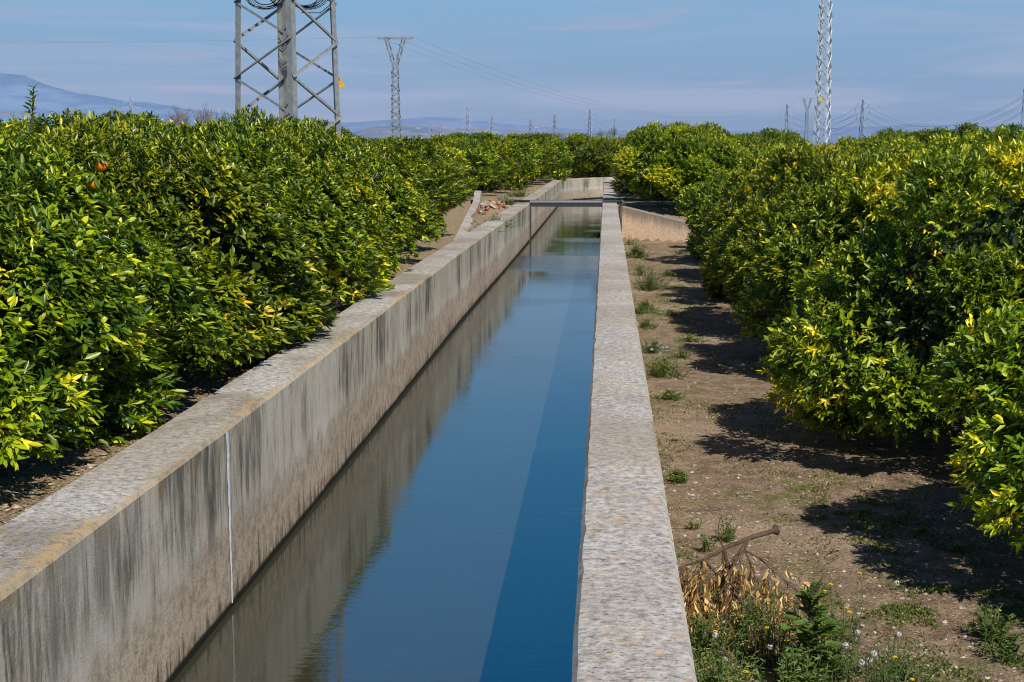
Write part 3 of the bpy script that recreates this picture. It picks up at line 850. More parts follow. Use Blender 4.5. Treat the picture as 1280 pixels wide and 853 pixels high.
# distant double-circuit towers
def far_tower():
    t = empty('transmission_tower', (0,0,0))
    b = MB(); h = 30
    lg = [MB() for _ in range(4)]
    lattice(lg, b, sq(1.7,R(45)), sq(.45,R(45)), 0, h, 2.4, .38, .2)
    k = MB()
    for m_ in lg: k.add(m_.v, m_.f)
    k.build('tower_body', M['steel_far'], t); b.build('bracing', M['steel_far'], t)
    for z_, a in ((20.5,4.2),(24.2,5.2),(27.8,4.2)):
        c = MB(); c.bar((-a,0,z_),(a,0,z_),.38); c.bar((-a,0,z_),(0,0,z_+1.2),.25); c.bar((a,0,z_),(0,0,z_+1.2),.25)
        for s_ in (-1,1): c.bar((s_*a,0,z_),(s_*a,0,z_-1.9),.22)
        c.build('cross_arm', M['steel_far'], t)
    return t
ft = far_tower()
FT = [(585,135,1.0,'far transmission tower with three short arms beyond the treetops, left of the others'),(615,146,1.0,'faint far transmission tower, second from the left over the middle treetops'),
      (663,149,1.0,'very faint small transmission tower, third from the left over the middle treetops'),(693,144,1.0,'faint far transmission tower, fourth from the left over the middle treetops'),
      (737,138,1.2,'tallest far transmission tower over the middle treetops near the canal end'),(983,132,1.0,'far transmission tower left of the slender white pylon'),
      (1077,127,1.0,'far transmission tower just right of the slender white pylon'),(1278,112,1.1,'far transmission tower at the right edge of the picture'),
      (166,122,.7,'far transmission tower over the left treetops in front of the hill'),(832,152,1.0,'far transmission tower peeking over the tall trees past the wing wall'),
      (768,150,1.0,'faint far transmission tower right of the canal end over the treetops')]
ftobj = []
for i, (x, y, s, lab) in enumerate(FT):
    o = ft if i == 0 else copy_tree(ft)
    H = 30*s; Y = (H+.9-CAMZ)/(184-y)*1778
    p = at(x, 184, Y); o.location = (p.x, p.y, .9); o.scale = (s,s,s)
    o.rotation_euler = (0,0,[.2,.9,1.2,1.1,.5,.15,.5,1.2,.3,1.0,.8][i])
    tag(o, lab, 'transmission tower', 'distant transmission towers'); ftobj.append(o)

# power lines
def cable(p, q, sag, r, mat, label, group=None, n=24):
    p = Vector(p); q = Vector(q); pts = []
    for i in range(n+1):
        f = i/n; v = p.lerp(q, f); v.z -= sag*4*f*(1-f); pts.append(v)
    mb = MB(); mb.tube(pts, r, 4, False); o = mb.build('power_cable', mat); tag(o, label, 'cable', group)
for k, dxx in enumerate((-2.1, 0, 2.1)):
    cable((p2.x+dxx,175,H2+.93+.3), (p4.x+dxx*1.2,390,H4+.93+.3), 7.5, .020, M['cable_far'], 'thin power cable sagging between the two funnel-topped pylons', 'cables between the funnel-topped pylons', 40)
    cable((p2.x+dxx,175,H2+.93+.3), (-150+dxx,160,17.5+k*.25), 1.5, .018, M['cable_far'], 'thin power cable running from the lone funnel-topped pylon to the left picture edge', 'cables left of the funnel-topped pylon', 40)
def arms(o, s_): 
    r_ = []
    for z_, a in ((20.5,4.2),(24.2,5.2),(27.8,4.2)):
        v = Vector((s_*a,0,z_-1.9)); v = Matrix.Rotation(o.rotation_euler[2],3,'Z')@v; r_.append(Vector(o.location)+v*o.scale[0])
    return r_
for (a, b, grp, lab, sag) in ((5,6,'cables behind the slender pylon','faint power cable between the two far towers either side of the slender white pylon',9),
                    (6,7,'cables at the right edge','power cable sagging to the far tower at the right picture edge',14),
                    (4,9,'cables over the canal end','faint power cable between far towers above the canal end',12)):
    for s_ in (-1, 1):
        for u, v in zip(arms(ftobj[a], s_), arms(ftobj[b], s_)): cable(u, v, sag, .07, M['cable_far'], lab, grp, 20)

# ------------------------------------------------------------------ bare trees far off
def bare_tree_mesh(seed):
    rn = random.Random(seed); mb = MB()
    def grow(p, d, L, r, lev):
        q = p+d*L; mb.tube([p, (p+q)/2+Vector((rn.uniform(-.05,.05),0,0))*L, q], [r, r*.85, r*.6], 4, False)
        if lev == 0: return
        for _ in range(3 if lev > 1 else 4):
            e = (d+Vector((rn.uniform(-.6,.6),rn.uniform(-.6,.6),rn.uniform(-.05,.5)))).normalized()
            grow(p+d*L*rn.uniform(.55,1), e, L*rn.uniform(.55,.8), r*.55, lev-1)
    grow(Vector((0,0,0)), Vector((0,0,1)), 3.2, .22, 5)
    me = mb.mesh('branches'); me.materials.append(M['bare']); return me
bms = [bare_tree_mesh(i) for i in range(3)]
rn = random.Random(3)
for i, (x, ytop) in enumerate([(222,126),(236,124),(243,128),(260,122),(268,130),(180,136),(165,134),(140,140),(768,152),(752,158),(655,160),(604,160),(700,160),(722,160),(790,158),(395,148)]):
    o = bpy.data.objects.new('bare_tree', bms[i%3]); COL.objects.link(o)
    Y = rn.uniform(190,230) if x < 400 else rn.uniform(300,380)
    H = (184-ytop)/1778*Y+CAMZ-.9; s = H/9.2; p = at(x,184,Y)
    o.location = (p.x, Y, .9); o.scale = (s*(1.0),s,s); o.rotation_euler = (0,0,rn.uniform(0,6))
    if x < 300: tag(o, 'leafless grey-brown tree above the treetops before the left hill', 'tree', 'bare trees before the left hill')
    elif x == 395: tag(o, 'leafless reddish tree seen just right of the big near pylon', 'tree')
    else: tag(o, 'leafless grey tree poking above the far orchard near the canal end', 'tree', 'bare trees above the far orchard')

# white railing over the far grove
e = empty('white_railing', (0,0,0)); a = at(572,178,108); b = at(641,176,112); tag(e, 'small white railing showing over the treetops left of the canal end', 'railing')
mb = MB()
for z_ in (3.25, 3.52, 3.42-.45): mb.bar((a.x,a.y,z_),(b.x,b.y,z_),.055)
mb.build('rail', M['white'], e)
for i in range(4):
    mb = MB(); q = a.lerp(b, i/3); mb.bar((q.x,q.y,.9),(q.x,q.y,3.58),.08 if i<3 else .22); mb.build('post', M['white'], e)

# ------------------------------------------------------------------ wing wall
mb = MB(); d = (HW1-HW0).normalized(); nb_ = Vector((-d.y, d.x)); Lw = (HW1-HW0).length
vs = []; fs = []; n = 24
for i in range(n+1):
    f = i/n; c = HW0+d*(Lw*f); zt = 1.09-.58*f+.008*mnoise.noise(Vector((f*9,1,2)))
    for (o_, z_) in ((0,-.3),(0,zt-.02),(.018,zt),(.23,zt),(.25,zt-.02),(.25,-.3)):
        q = c+nb_*o_; vs.append((q.x,q.y,z_))
for i in range(n):
    for k in range(5): fs.append((i*6+k, i*6+k+1, i*6+k+7, i*6+k+6))
fs += [(0,1,2,3,4,5), tuple(n*6+k for k in (5,4,3,2,1,0))]
mb.add(vs, fs)
def wing_mat():
    t = NT('wing_concrete'); P = t.pos(); x,y,z = t.sep(P); nz = t.sep(t.N.new('ShaderNodeNewGeometry').outputs['Normal'])[2]
    n1 = t.noise(P, 2.2, 6, .6); n2 = t.noise(P, 18, 6, .7)
    c = t.mix(t.step(n2,.3,.7), (.52,.37,.25), (.72,.55,.41))
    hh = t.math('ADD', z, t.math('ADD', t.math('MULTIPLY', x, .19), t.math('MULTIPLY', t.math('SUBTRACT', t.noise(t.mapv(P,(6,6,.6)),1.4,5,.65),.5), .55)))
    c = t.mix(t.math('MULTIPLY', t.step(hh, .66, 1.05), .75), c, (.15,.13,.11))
    c = t.mix(t.step(nz,.4,.8), c, t.mix(n2,(.15,.14,.12),(.36,.34,.30)))
    t.base(c,.92,.15); t.bump(n2,.4,.02); return t.m
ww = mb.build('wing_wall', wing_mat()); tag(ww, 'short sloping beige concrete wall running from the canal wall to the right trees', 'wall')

# ------------------------------------------------------------------ pipe across the canal
PY = 44.3
pe = empty('irrigation_pipe', (-1.1, PY, WT_Z)); tag(pe, 'dark pipe on a grey beam crossing over the canal between its walls', 'pipe')
def lp(x,y,z): return (x+1.1, y-PY, z-WT_Z)
mb = MB(); zp = WT_Z+.055
mb.tube([lp(-2.86,PY,zp),lp(.52,PY,zp)], .042, 10); mb.build('pipe_run', M['pipe_dark'], pe, True)
mb = MB(); mb.tube([lp(-2.84,PY,zp+.005),lp(-2.92,PY,zp),lp(-2.97,PY,zp-.05),lp(-2.98,PY,zp-.16),lp(-2.98,PY,zp-.3)], [.062,.062,.062,.055,.05], 10); mb.build('elbow', M['pipe_dark'], pe, True)
mb = MB(); mb.tube([lp(.46,PY,zp),lp(.52,PY,zp),lp(.58,PY-.03,zp-.05),lp(.59,PY-.03,zp-.16)], [.06,.06,.06,.055], 10); mb.build('elbow', M['pipe_dark'], pe, True)
mb = MB(); mb.tube([lp(.48,PY-.24,zp-.1),lp(.48,PY-.26,.05)], .045, 10); mb.tube([lp(.58,PY-.03,zp-.08),lp(.5,PY-.22,zp-.1)], .05, 8); mb.build('down_pipe', M['pipe_dark'], pe, True)
mb = MB(); mb.tube([lp(-2.325,PY-.12,WT_Z+.03),lp(-.085,PY-.12,WT_Z+.03)], .055, 12); 
bm_ = mb.build('beam', M['pipe'], pe)
mb = MB(); mb.box(lp(-2.325,PY-.15,WT_Z-.11),lp(-.085,PY+.1,WT_Z-.034)); mb.build('beam_base', M['pipe_dark'], pe)
mb = MB(); mb.box((-2.329,PY-.20,-.1),(-2.285,PY-.14,WT_Z-.02)); mb.box((-2.329,PY-.06,-.1),(-2.285,PY-.0,WT_Z-.15)); gd = mb.build('gate_guide', M['pipe_dark']); tag(gd, 'dark vertical steel gate guide on the left canal wall under the pipe', 'gate guide')

# stake behind the wing wall
p = at(813, 240, 45.2); e = empty('stake', (p.x, 45.0, .72)); tag(e, 'thin stake with a white top behind the wing wall', 'stake')
mb = MB(); mb.tube([(-.06,0,-.2),(0,0,.85)], .012, 5); mb.build('rod', M['bark'], e)
mb = MB(); mb.tube([(-.01,0,.66),(.0,0,.75),(.012,0,.98),(.015,0,1.0)], [.015,.028,.024,.008], 8); mb.build('white_cap', M['white'], e)
# ------------------------------------------------------------------ left bank: low kerb, rubble
a = g(574,302,.95); b = g(598,251,.95); e = MB(); vs=[]; fs=[]; n=12
for i in range(n+1):
    c = a.lerp(b, i/n); hgt = 1.02+.10*(i/n)+(.22 if i >= n-1 else 0)+.02*mnoise.noise(Vector((i,2,3)))
    for (o_, z_) in ((-.12,.7),(-.11,hgt-.03),(.11,hgt-.04),(.13,.7)): vs.append((c.x+o_, c.y, z_))
for i in range(n):
    for k in range(3): fs.append((i*4+k,i*4+k+1,i*4+k+5,i*4+k+4))
fs += [(0,1,2,3),(n*4+3,n*4+2,n*4+1,n*4)]
e.add(vs, fs); kb = e.build('low_kerb', M['wall_r']); tag(kb, 'low broken concrete kerb with raised end between the left trees and the rubble', 'kerb')
def chunk(rn, s, flat=.6):
    bm = bmesh.new(); bmesh.ops.create_cube(bm, size=1)
    bmesh.ops.subdivide_edges(bm, edges=bm.edges[:], cuts=1)
    for v in bm.verts: v.co = Vector((v.co.x*s*rn.uniform(.7,1.2), v.co.y*s*rn.uniform(.7,1.2), v.co.z*s*flat*rn.uniform(.7,1.2)))
    return bm
rn = random.Random(5)
c0 = g(607,272,.95)
# mound under the rubble
mb = MB(); vs=[]; fs=[]; n=16
for j in range(n+1):
    for i in range(n+1):
        u = i/n*2-1; v = j/n*2-1; r_ = math.hypot(u,v)
        z_ = .42*max(0,1-r_)**.8+.10*mnoise.noise(Vector((u*3,v*3,1)))*max(0,1-r_)
        vs.append((c0.x+.1+u*.65, c0.y+1+v*4.2, .90+z_))
for j in range(n):
    for i in range(n): a0_=j*(n+1)+i; fs.append((a0_,a0_+1,a0_+n+2,a0_+n+1))
mb.add(vs,fs); md = mb.build('earth_mound', M['earth'], None, True); tag(md, 'low mound of pale soil under the broken bricks beside the left canal wall', 'mound')
variants = []
for i in range(6):
    bm = chunk(rn, 1, .6); me = bpy.data.meshes.new('broken_brick'); bm.to_mesh(me); bm.free(); variants.append(me)
for i in range(46):
    kind = 'brick' if i < 30 else 'stone'
    me = variants[rn.randrange(3)] if kind == 'brick' else variants[3+rn.randrange(3)]
    if not me.materials: me.materials.append(M[kind])
    u = rn.gauss(0,.3); v = rn.gauss(0,.3); r_=min(1,math.hypot(u,v))
    o = bpy.data.objects.new('broken_brick' if kind=='brick' else 'rubble_stone', me); COL.objects.link(o)
    o.location = (c0.x+.1+u*.6, c0.y+1+v*4, .93+.40*(1-r_)**.8+.03)
    o.rotation_euler = (rn.uniform(-.6,.6),rn.uniform(-.6,.6),rn.uniform(0,6)); s = rn.uniform(.06,.13) if kind=='brick' else rn.uniform(.08,.2); o.scale=(s*1.4,s,s)
    tag(o, 'broken red brick piece on the rubble mound by the left wall' if kind=='brick' else 'pale broken stone on the rubble mound by the left wall', 'brick' if kind=='brick' else 'stone', 'broken bricks on the mound' if kind=='brick' else 'stones on the mound')

# ------------------------------------------------------------------ weeds
WG = np.array([(.022,.050,.010),(.055,.115,.020),(.11,.18,.035),(.20,.25,.06),(.38,.32,.13)])
def wshade(u, tab=WG):
    u = np.clip(u,0,1)*(len(tab)-1); i = np.minimum(u.astype(int), len(tab)-2); f=(u-i)[:,None]; return tab[i]*(1-f)+tab[i+1]*f
def weed(name, loc, r, h, stems, per, L, wr, seed, label, cat='weed', tone=.4, lean=.5, flowers=(), stem_mat=None, group=None, upright=.5):
    rg = np.random.default_rng(seed); rn = random.Random(seed)
    e = empty(name, loc); tag(e, label, cat, group)
    P=[];T=[];Nn=[];Ls=[];Cc=[]; sb = MB(); tops = []
    for s_ in range(stems):
        a = rn.uniform(0,6.28); rr_ = r*min(1.35,abs(rn.gauss(0,.68))); b0 = Vector((math.cos(a)*rr_*.6, math.sin(a)*rr_*(.6 if upright < 2 else .6)*(1.7 if name == 'weed_clump' else 1), 0))
        hh = h*rn.uniform(.3,1.1)*max(.3,1-.4*rr_/max(r,.01)); tip = b0+Vector((math.cos(a)*rr_*lean, math.sin(a)*rr_*lean, hh))+Vector((rn.uniform(-.04,.04),rn.uniform(-.04,.04),0))
        midp = (b0+tip)/2+Vector((rn.uniform(-.03,.03),rn.uniform(-.03,.03),.02))
        if stems <= 16:
            one = MB(); one.tube([b0-Vector((0,0,.06)),midp,tip],[.0045,.0035,.002],4,False); one.build('stem', stem_mat or M['weedstem'], e)
        sb.tube([b0-Vector((0,0,.06)),midp,tip],[.0045,.0035,.002],4,False); tops.append(tip)
        f = np.sort(rg.random(per)); pts = (1-f)[:,None]**2*np.array(b0)+2*(f*(1-f))[:,None]*np.array(midp)+(f**2)[:,None]*np.array(tip)
        an = np.arange(per)*2.4+a
        t = nrm(np.stack([np.cos(an),np.sin(an),np.full(per,upright)],1)+rg.normal(0,.25,(per,3)))
        P.append(pts);T.append(t);Nn.append(nrm(np.array([[0,0,1.]])-t*.4+rg.normal(0,.3,(per,3))));Ls.append(L*rg.uniform(.5,1.15,per)*(1.1-.5*f));Cc.append(tone+rg.normal(0,.16,per)+f*.12)
    P,T,Nn,Ls,Cc=[np.concatenate(q) for q in (P,T,Nn,Ls,Cc)]
    V,F = leaf_arrays(P,T,Nn,Ls,Ls*wr,.15,.2)
    link('foliage', mesh_np('foliage', V, F, np.repeat(wshade(Cc),6,0)), e, M['weed'])
    if stems > 16: sb.build('stems', stem_mat or M['weedstem'], e)
    return e, tops
M['weedstem'] = simple('weed_stem', (.09,.12,.04), .7)
M['redstem'] = simple('red_stem', (.07,.025,.025), .6)
M['bloom'] = simple('yellow_bloom', (.80,.58,.02), .6)
M['seed'] = simple('white_seed_head', (.55,.55,.52), .9)
M['blue'] = simple('blue_litter', (.22,.28,.40), .7)
def GP(x, y): return g(x, y, 0)
# along the right canal wall
weed('weed_clump', GP(795,322), .38, .42, 60, 14, .09, .3, 1, 'bushy green weed clump at the foot of the wing wall by the canal wall', tone=.42)
weed('weed_clump', GP(812,362), .42, .48, 75, 14, .07, .22, 2, 'dark grey-green weed bush beside the right canal wall below the wing wall', tone=.2)
weed('weed_clump', GP(806,390), .30, .22, 60, 12, .09, .2, 3, 'bright green grassy clump against the right canal wall', tone=.55, upright=1.2)
weed('weed_clump', GP(826,470), .34, .26, 70, 12, .08, .22, 4, 'green weed clump against the right canal wall beside pale blue litter', tone=.5, upright=1.0)
weed('weed_clump', GP(862,428), .22, .12, 40, 10, .06, .3, 5, 'low bright green weed patch in the middle of the dirt path', tone=.6)
weed('weed_clump', GP(853,448), .18, .20, 26, 9, .06, .2, 6, 'small dark weed on the dirt path beside the blue litter', tone=.35)
weed('weed_sprig', GP(906,675), .10, .19, 14, 12, .05, .25, 7, 'thin upright weed sprig on the bare dirt behind the dead branch', tone=.5)
weed('weed_sprig', GP(884,688), .09, .12, 12, 10, .05, .25, 8, 'small green weed sprout between the dead branch and canal wall', tone=.6)
weed('weed_sprig', GP(868,658), .05, .06, 8, 8, .04, .25, 81, 'tiny green sprout near the canal wall beyond the dead branch', tone=.6)
weed('weed_clump', GP(1240,800), .17, .22, 30, 13, .06, .25, 9, 'dark green weed growing at the right edge among moss', tone=.3)
weed('weed_clump', GP(1262,822), .14, .10, 24, 10, .05, .3, 10, 'low dark weed just right of the mossy patch at the picture edge', tone=.25)
weed('weed_sprig', GP(1198,690), .07, .09, 10, 8, .05, .3, 101, 'small green seedling at the edge of the big tree shadow', tone=.7)
weed('weed_sprig', GP(1152,668), .05, .06, 8, 8, .05, .3, 102, 'small green seedling inside the tree shadow near its edge', tone=.7)
for i, (x, y, rr_, hh, tn) in enumerate([(786,306,.35,.3,.45),(800,345,.28,.3,.3),(808,410,.22,.2,.5),(818,440,.25,.22,.4),(836,345,.3,.16,.4),(850,318,.35,.14,.35),(835,500,.12,.12,.5),(838,395,.3,.12,.45),(848,600,.08,.09,.5)]):
    weed('weed_clump', GP(x,y), rr_, hh, 40, 11, .06, .25, 200+i, ['small weeds in the corner of the wing wall and canal wall','grey weeds between the two big clumps by the right wall','short grassy weeds by the right wall above the blue litter','tangled weeds touching the pale blue litter','low weeds on the path left of the tree shadows near the wing wall','sparse low weeds in front of the wing wall','tiny weed tuft at the wall foot below the blue litter','thin weed patch on mossy soil beside the right wall','tiny weed tuft against the canal wall on bare dirt'][i], tone=tn)
# foreground bushes
weed('weed_bush', (.58,7.75,0), .30, .30, 110, 16, .045, .3, 11, 'low tangled grey-green weed bush against the canal wall at the bottom', tone=.40)
weed('weed_bush', (.86,7.95,0), .30, .34, 120, 16, .045, .28, 12, 'tangled weed bush in front of the dried leaves at the bottom', tone=.45)
weed('weed_bush', (.60,7.05,0), .28, .32, 90, 16, .05, .3, 13, 'mixed weed bush at the lower picture edge next to the canal wall', tone=.5)
weed('weed_bush', (1.25,7.45,0), .26, .46, 60, 18, .055, .2, 14, 'feathery green weed bush right of the tall thistle', tone=.36)
weed('weed_bush', (.98,6.95,0), .26, .38, 70, 16, .07, .3, 141, 'leafy green weed bush below the tall thistle', tone=.42)
# tall thistle-like plant
def sow_thistle(loc, h, seed):
    rg = np.random.default_rng(seed); rn = random.Random(seed); e = empty('sow_thistle', loc); tag(e, 'tall leafy sow thistle with a dark red stem at the bottom of the picture', 'thistle')
    sb = MB(); pts = [Vector((0,0,-.05)),Vector((.005,.01,h*.4)),Vector((-.005,.0,h*.75)),Vector((-.01,0,h))]
    sb.tube(pts,[.013,.012,.009,.005],8); 
    P=[];T=[];Nn=[];Ls=[];Ws=[];Cc=[]
    for i in range(30):
        f = .10+.88*i/29; c = np.array([0,0,h*f]); an = i*2.4+rn.uniform(-.5,.5); ln_ = rn.uniform(.13,.27)*(1-.30*f); d0 = np.array([math.cos(an),math.sin(an),rn.uniform(.5,1.9)])
        d0/=np.linalg.norm(d0)
        for k in range(9):    # lobed leaf: pairs of lobes down a midrib
            q = k/8; pos = c+d0*ln_*q+np.array([0,0,-.4*ln_*q*q])
            side = np.cross(d0,[0,0,1]); side/=np.linalg.norm(side)
            for sgn in ((-1,1) if k<8 else (0,)):
                P.append(pos); T.append(side*sgn*.8+d0*.7+np.array([0,0,-.2*q])); Nn.append(np.array([0,0,1.])+rg.normal(0,.25,3)); Ls.append(ln_*.34*(1-.45*abs(q-.5))); Ws.append(ln_*.20); Cc.append(.42+rg.normal(0,.10))
    for s_ in range(7):
        a = rn.uniform(0,6.28); b0 = pts[2].lerp(pts[3], rn.random()); tp_ = b0+Vector((math.cos(a)*.07,math.sin(a)*.07,.12*rn.uniform(.5,1))); sb.tube([b0,tp_],[.004,.003],5)
    V,F = leaf_arrays(np.array(P),np.array(T),np.array(Nn),np.array(Ls),np.array(Ws),.1,.15)
    link('foliage', mesh_np('foliage',V,F,np.repeat(wshade(np.array(Cc)),6,0)), e, M['weed']); sb.build('stem', M['redstem'], e)
    for s_ in range(3):
        mb = MB(); c = Vector((rn.uniform(-.05,.09),rn.uniform(-.05,.05),h+rn.uniform(0,.06))); mb.tube([c,c+Vector((0,0,.008)),c+Vector((0,0,.014))],[.003,.006,.009],8); mb.build('flower', M['bloom'], e)
sow_thistle((1.10,7.3,0), .52, 5)
weed('weed_bush', (.62,8.3,0), .22, .26, 70, 14, .04, .3, 151, 'thin green weeds growing up through the dried leaves', tone=.5)
weed('weed_bush', (1.42,7.1,0), .22, .34, 40, 16, .05, .16, 152, 'thin feathery weeds around the dandelion seed heads', tone=.45)
weed('weed_bush', (1.62,7.5,0), .25, .16, 36, 12, .045, .2, 153, 'sparse low weeds just right of the dandelion seed heads', tone=.5)
weed('dry_weed', (.95,7.6,0), .45, .36, 60, 10, .05, .12, 154, 'straw-coloured dry stalks mixed among the green weeds', tone=.98, stem_mat=M['deadwood'])
# flowers with their own stems
def flower(loc, h, kind, label, group):
    rn = random.Random(int(loc[0]*999+loc[1]*77)); e = empty('dandelion' if kind=='seed' else 'yellow_flower', loc); tag(e,label,'flower',group)
    mb = MB(); tip = Vector((rn.uniform(-.03,.03),rn.uniform(-.03,.03),h)); mb.tube([(0,0,-.03),tip*.5+Vector((.01,0,0)),tip],[.003,.0025,.002],4); mb.build('stem', M['weedstem'], e)
    mb = MB()
    if kind == 'seed':
        for _ in range(70):
            d = Vector((rn.gauss(0,1),rn.gauss(0,1),rn.gauss(0,1))).normalized(); q = tip+d*.017; mb.tube([tip+d*.004,q],[.0005,.0006],3,False)
            u = d.orthogonal().normalized(); v = d.cross(u)
            mb.add([q+u*.004,q+v*.004,q-u*.004,q-v*.004],[(0,1,2,3)])
        mb.build('seed_head', M['seed'], e)
    else:
        for k in range(16):
            a = k*6.283/16; d = Vector((math.cos(a),math.sin(a),.25)); s_ = Vector((-math.sin(a),math.cos(a),0))
            mb.add([tip, tip+d*.010+s_*.003, tip+d*.017, tip+d*.010-s_*.003],[(0,1,2,3)])
            mb.add([tip+Vector((0,0,.003)), tip+d*.006+s_*.002+Vector((0,0,.005)), tip+d*.010+Vector((0,0,.006)), tip+d*.006-s_*.002+Vector((0,0,.005))],[(0,1,2,3)])
        mb.build('blossom', M['bloom'], e)
def fl(x, y, h, kind):
    p = g(x, y, h); lab = ('white dandelion seed head among the weeds near the tall thistle' if kind=='seed' else 'small yellow flower on a thin stem among the lower right weeds')
    flower((p.x,p.y,0), h, kind, lab, 'dandelion seed heads' if kind=='seed' else 'small yellow flowers')
for (x,y,h) in [(1059,805,.30),(1079,827,.26),(1090,826,.24),(1095,818,.30),(1070,793,.32),(1118,793,.2),(1116,729,.28),(899,793,.2),(905,827,.2),(968,808,.22)]: fl(x,y,h,'seed')
for (x,y,h) in [(959,784,.22),(1079,718,.2),(1042,730,.5),(1116,822,.15),(1146,850,.10),(1246,765,.05),(900,790,.2),(925,770,.2),(1052,760,.35),(1068,768,.3),(935,842,.25),(890,835,.22),(985,800,.3)]: fl(x,y,h,'bloom')
# thin tall stem plant
weed('thin_weed', GP(1112,845), .03, .52, 3, 16, .035, .18, 33, 'tall thin wiry weed standing right of the thistle', tone=.3)
weed('thin_weed', GP(1072,800), .05, .36, 5, 14, .035, .18, 34, 'thin wiry weed behind the dandelion seed heads', tone=.3)
# plants on the left bank
weed('weed_clump', g(618,285,.95), .45, .35, 70, 12, .08, .25, 41, 'green weeds between the rubble mound and the left canal wall', tone=.35)
weed('weed_clump', g(632,262,.95), .5, .55, 80, 12, .1, .25, 42, 'tall dark weeds just past the rubble beside the left canal wall', tone=.25)
weed('weed_clump', g(650,246,.95), .6, .4, 60, 12, .1, .25, 43, 'weeds growing behind the left canal wall near the pipe', tone=.35)
weed('weed_clump', g(608,292,.95), .35, .2, 50, 12, .07, .25, 44, 'low weeds at the near foot of the rubble mound', tone=.45)
weed('weed_clump', g(596,238,.95)+Vector((.3,0,0)), .8, .7, 60, 12, .12, .25, 45, 'dark weeds under the trees behind the raised kerb end', tone=.2)
weed('weed_clump', g(446,377,.95)+Vector((-.05,0,0)), .3, .45, 30, 12, .06, .2, 46, 'wispy weeds on the left bank between the trees and the wall', tone=.4)
# sprig hanging on the right wall inside the canal
pz = at(745,268,36); 
e, _ = weed('wall_plant', (-.12,36,.62), .12, .34, 16, 10, .08, .35, 47, 'dark little plant growing from the inner face of the right canal wall', cat='plant', tone=.05)
e.rotation_euler = (0, -1.2, 0)
e.scale = (.8,.8,.8)

# ------------------------------------------------------------------ dead branch
e = empty('dead_branch', (0,0,0)); tag(e, 'fallen dead orange branch with dry tan leaves lying against the right canal wall', 'branch')
rn = random.Random(12); mb = MB()
B = [g(966,664,.42), g(936,673,.40), g(905,686,.36), g(880,700,.30), g(855,708,.25)]
for q_ in B: q_.x = max(q_.x, .34)
mb.tube([B[0]+(B[0]-B[1]).normalized()*.03]+B, [.036,.017,.016,.014,.010,.005], 8)
tips = []
def twig(p, d, L, r, lev):
    pts = [p]; q = p.copy(); dd = d.normalized()
    for k in range(4):
        dd = (dd+Vector((rn.uniform(-.35,.35),rn.uniform(-.35,.35),rn.uniform(-.35,.2)))).normalized(); q = q+dd*L/4; q.z = max(q.z,.02); q.x = max(q.x,.335); pts.append(q.copy())
        if lev > 0: 
            for _ in range(2 if rn.random()<.6 else 1): twig(q, (dd+Vector((rn.uniform(-.8,.8),rn.uniform(-.8,.8),rn.uniform(-.7,.2)))), L*.6, r*.55, lev-1)
    mb.tube(pts, [r,r*.8,r*.65,r*.5,r*.35], 5, False); tips.extend(pts[1:])
for i, k in enumerate((1,1,2,2,2,3,3,3,4,4,4)):
    twig(B[k].copy(), Vector((rn.uniform(-.5,.35),-1.0,rn.uniform(-.45,-.05))), rn.uniform(.4,.75), .011, 2)
twig(B[2].copy(), Vector((-.3,.2,.5)), .22, .006, 0); twig(B[3].copy(), Vector((-.9,-.3,-.2)), .3, .006, 1); twig(B[2].copy(), Vector((.3,-.4,-.5)), .3, .008, 1)
mb.build('limb', M['deadwood'], e)
rg = np.random.default_rng(6); tp = np.array([tuple(t) for t in tips])
tp = tp[(tp[:,1] < B[2].y-.12)]
n = 1500; P = tp[rg.integers(0,len(tp),n)]+rg.normal(0,.03,(n,3)); P[:,2] = np.maximum(P[:,2]+.05, .10)
P[:,0] = np.maximum(P[:,0], .34)
T = np.stack([rg.normal(0,.45,n),rg.normal(0,.45,n),-np.ones(n)],1); Nn = nrm(rg.normal(size=(n,3))*np.array([1,1,.2])+np.array([.2,-.6,0]))
L = rg.uniform(.035,.105,n); tanc = np.array([(.26,.14,.05),(.62,.38,.15),(.85,.58,.26),(.95,.74,.42)])
V,F = leaf_arrays(P,T,Nn,L,L*rg.uniform(.14,.36,n),.5,.25)
link('dry_leaves', mesh_np('dry_leaves',V,F,np.repeat(wshade(rg.random(n)*.95,tanc),6,0)), e, M['weed'])

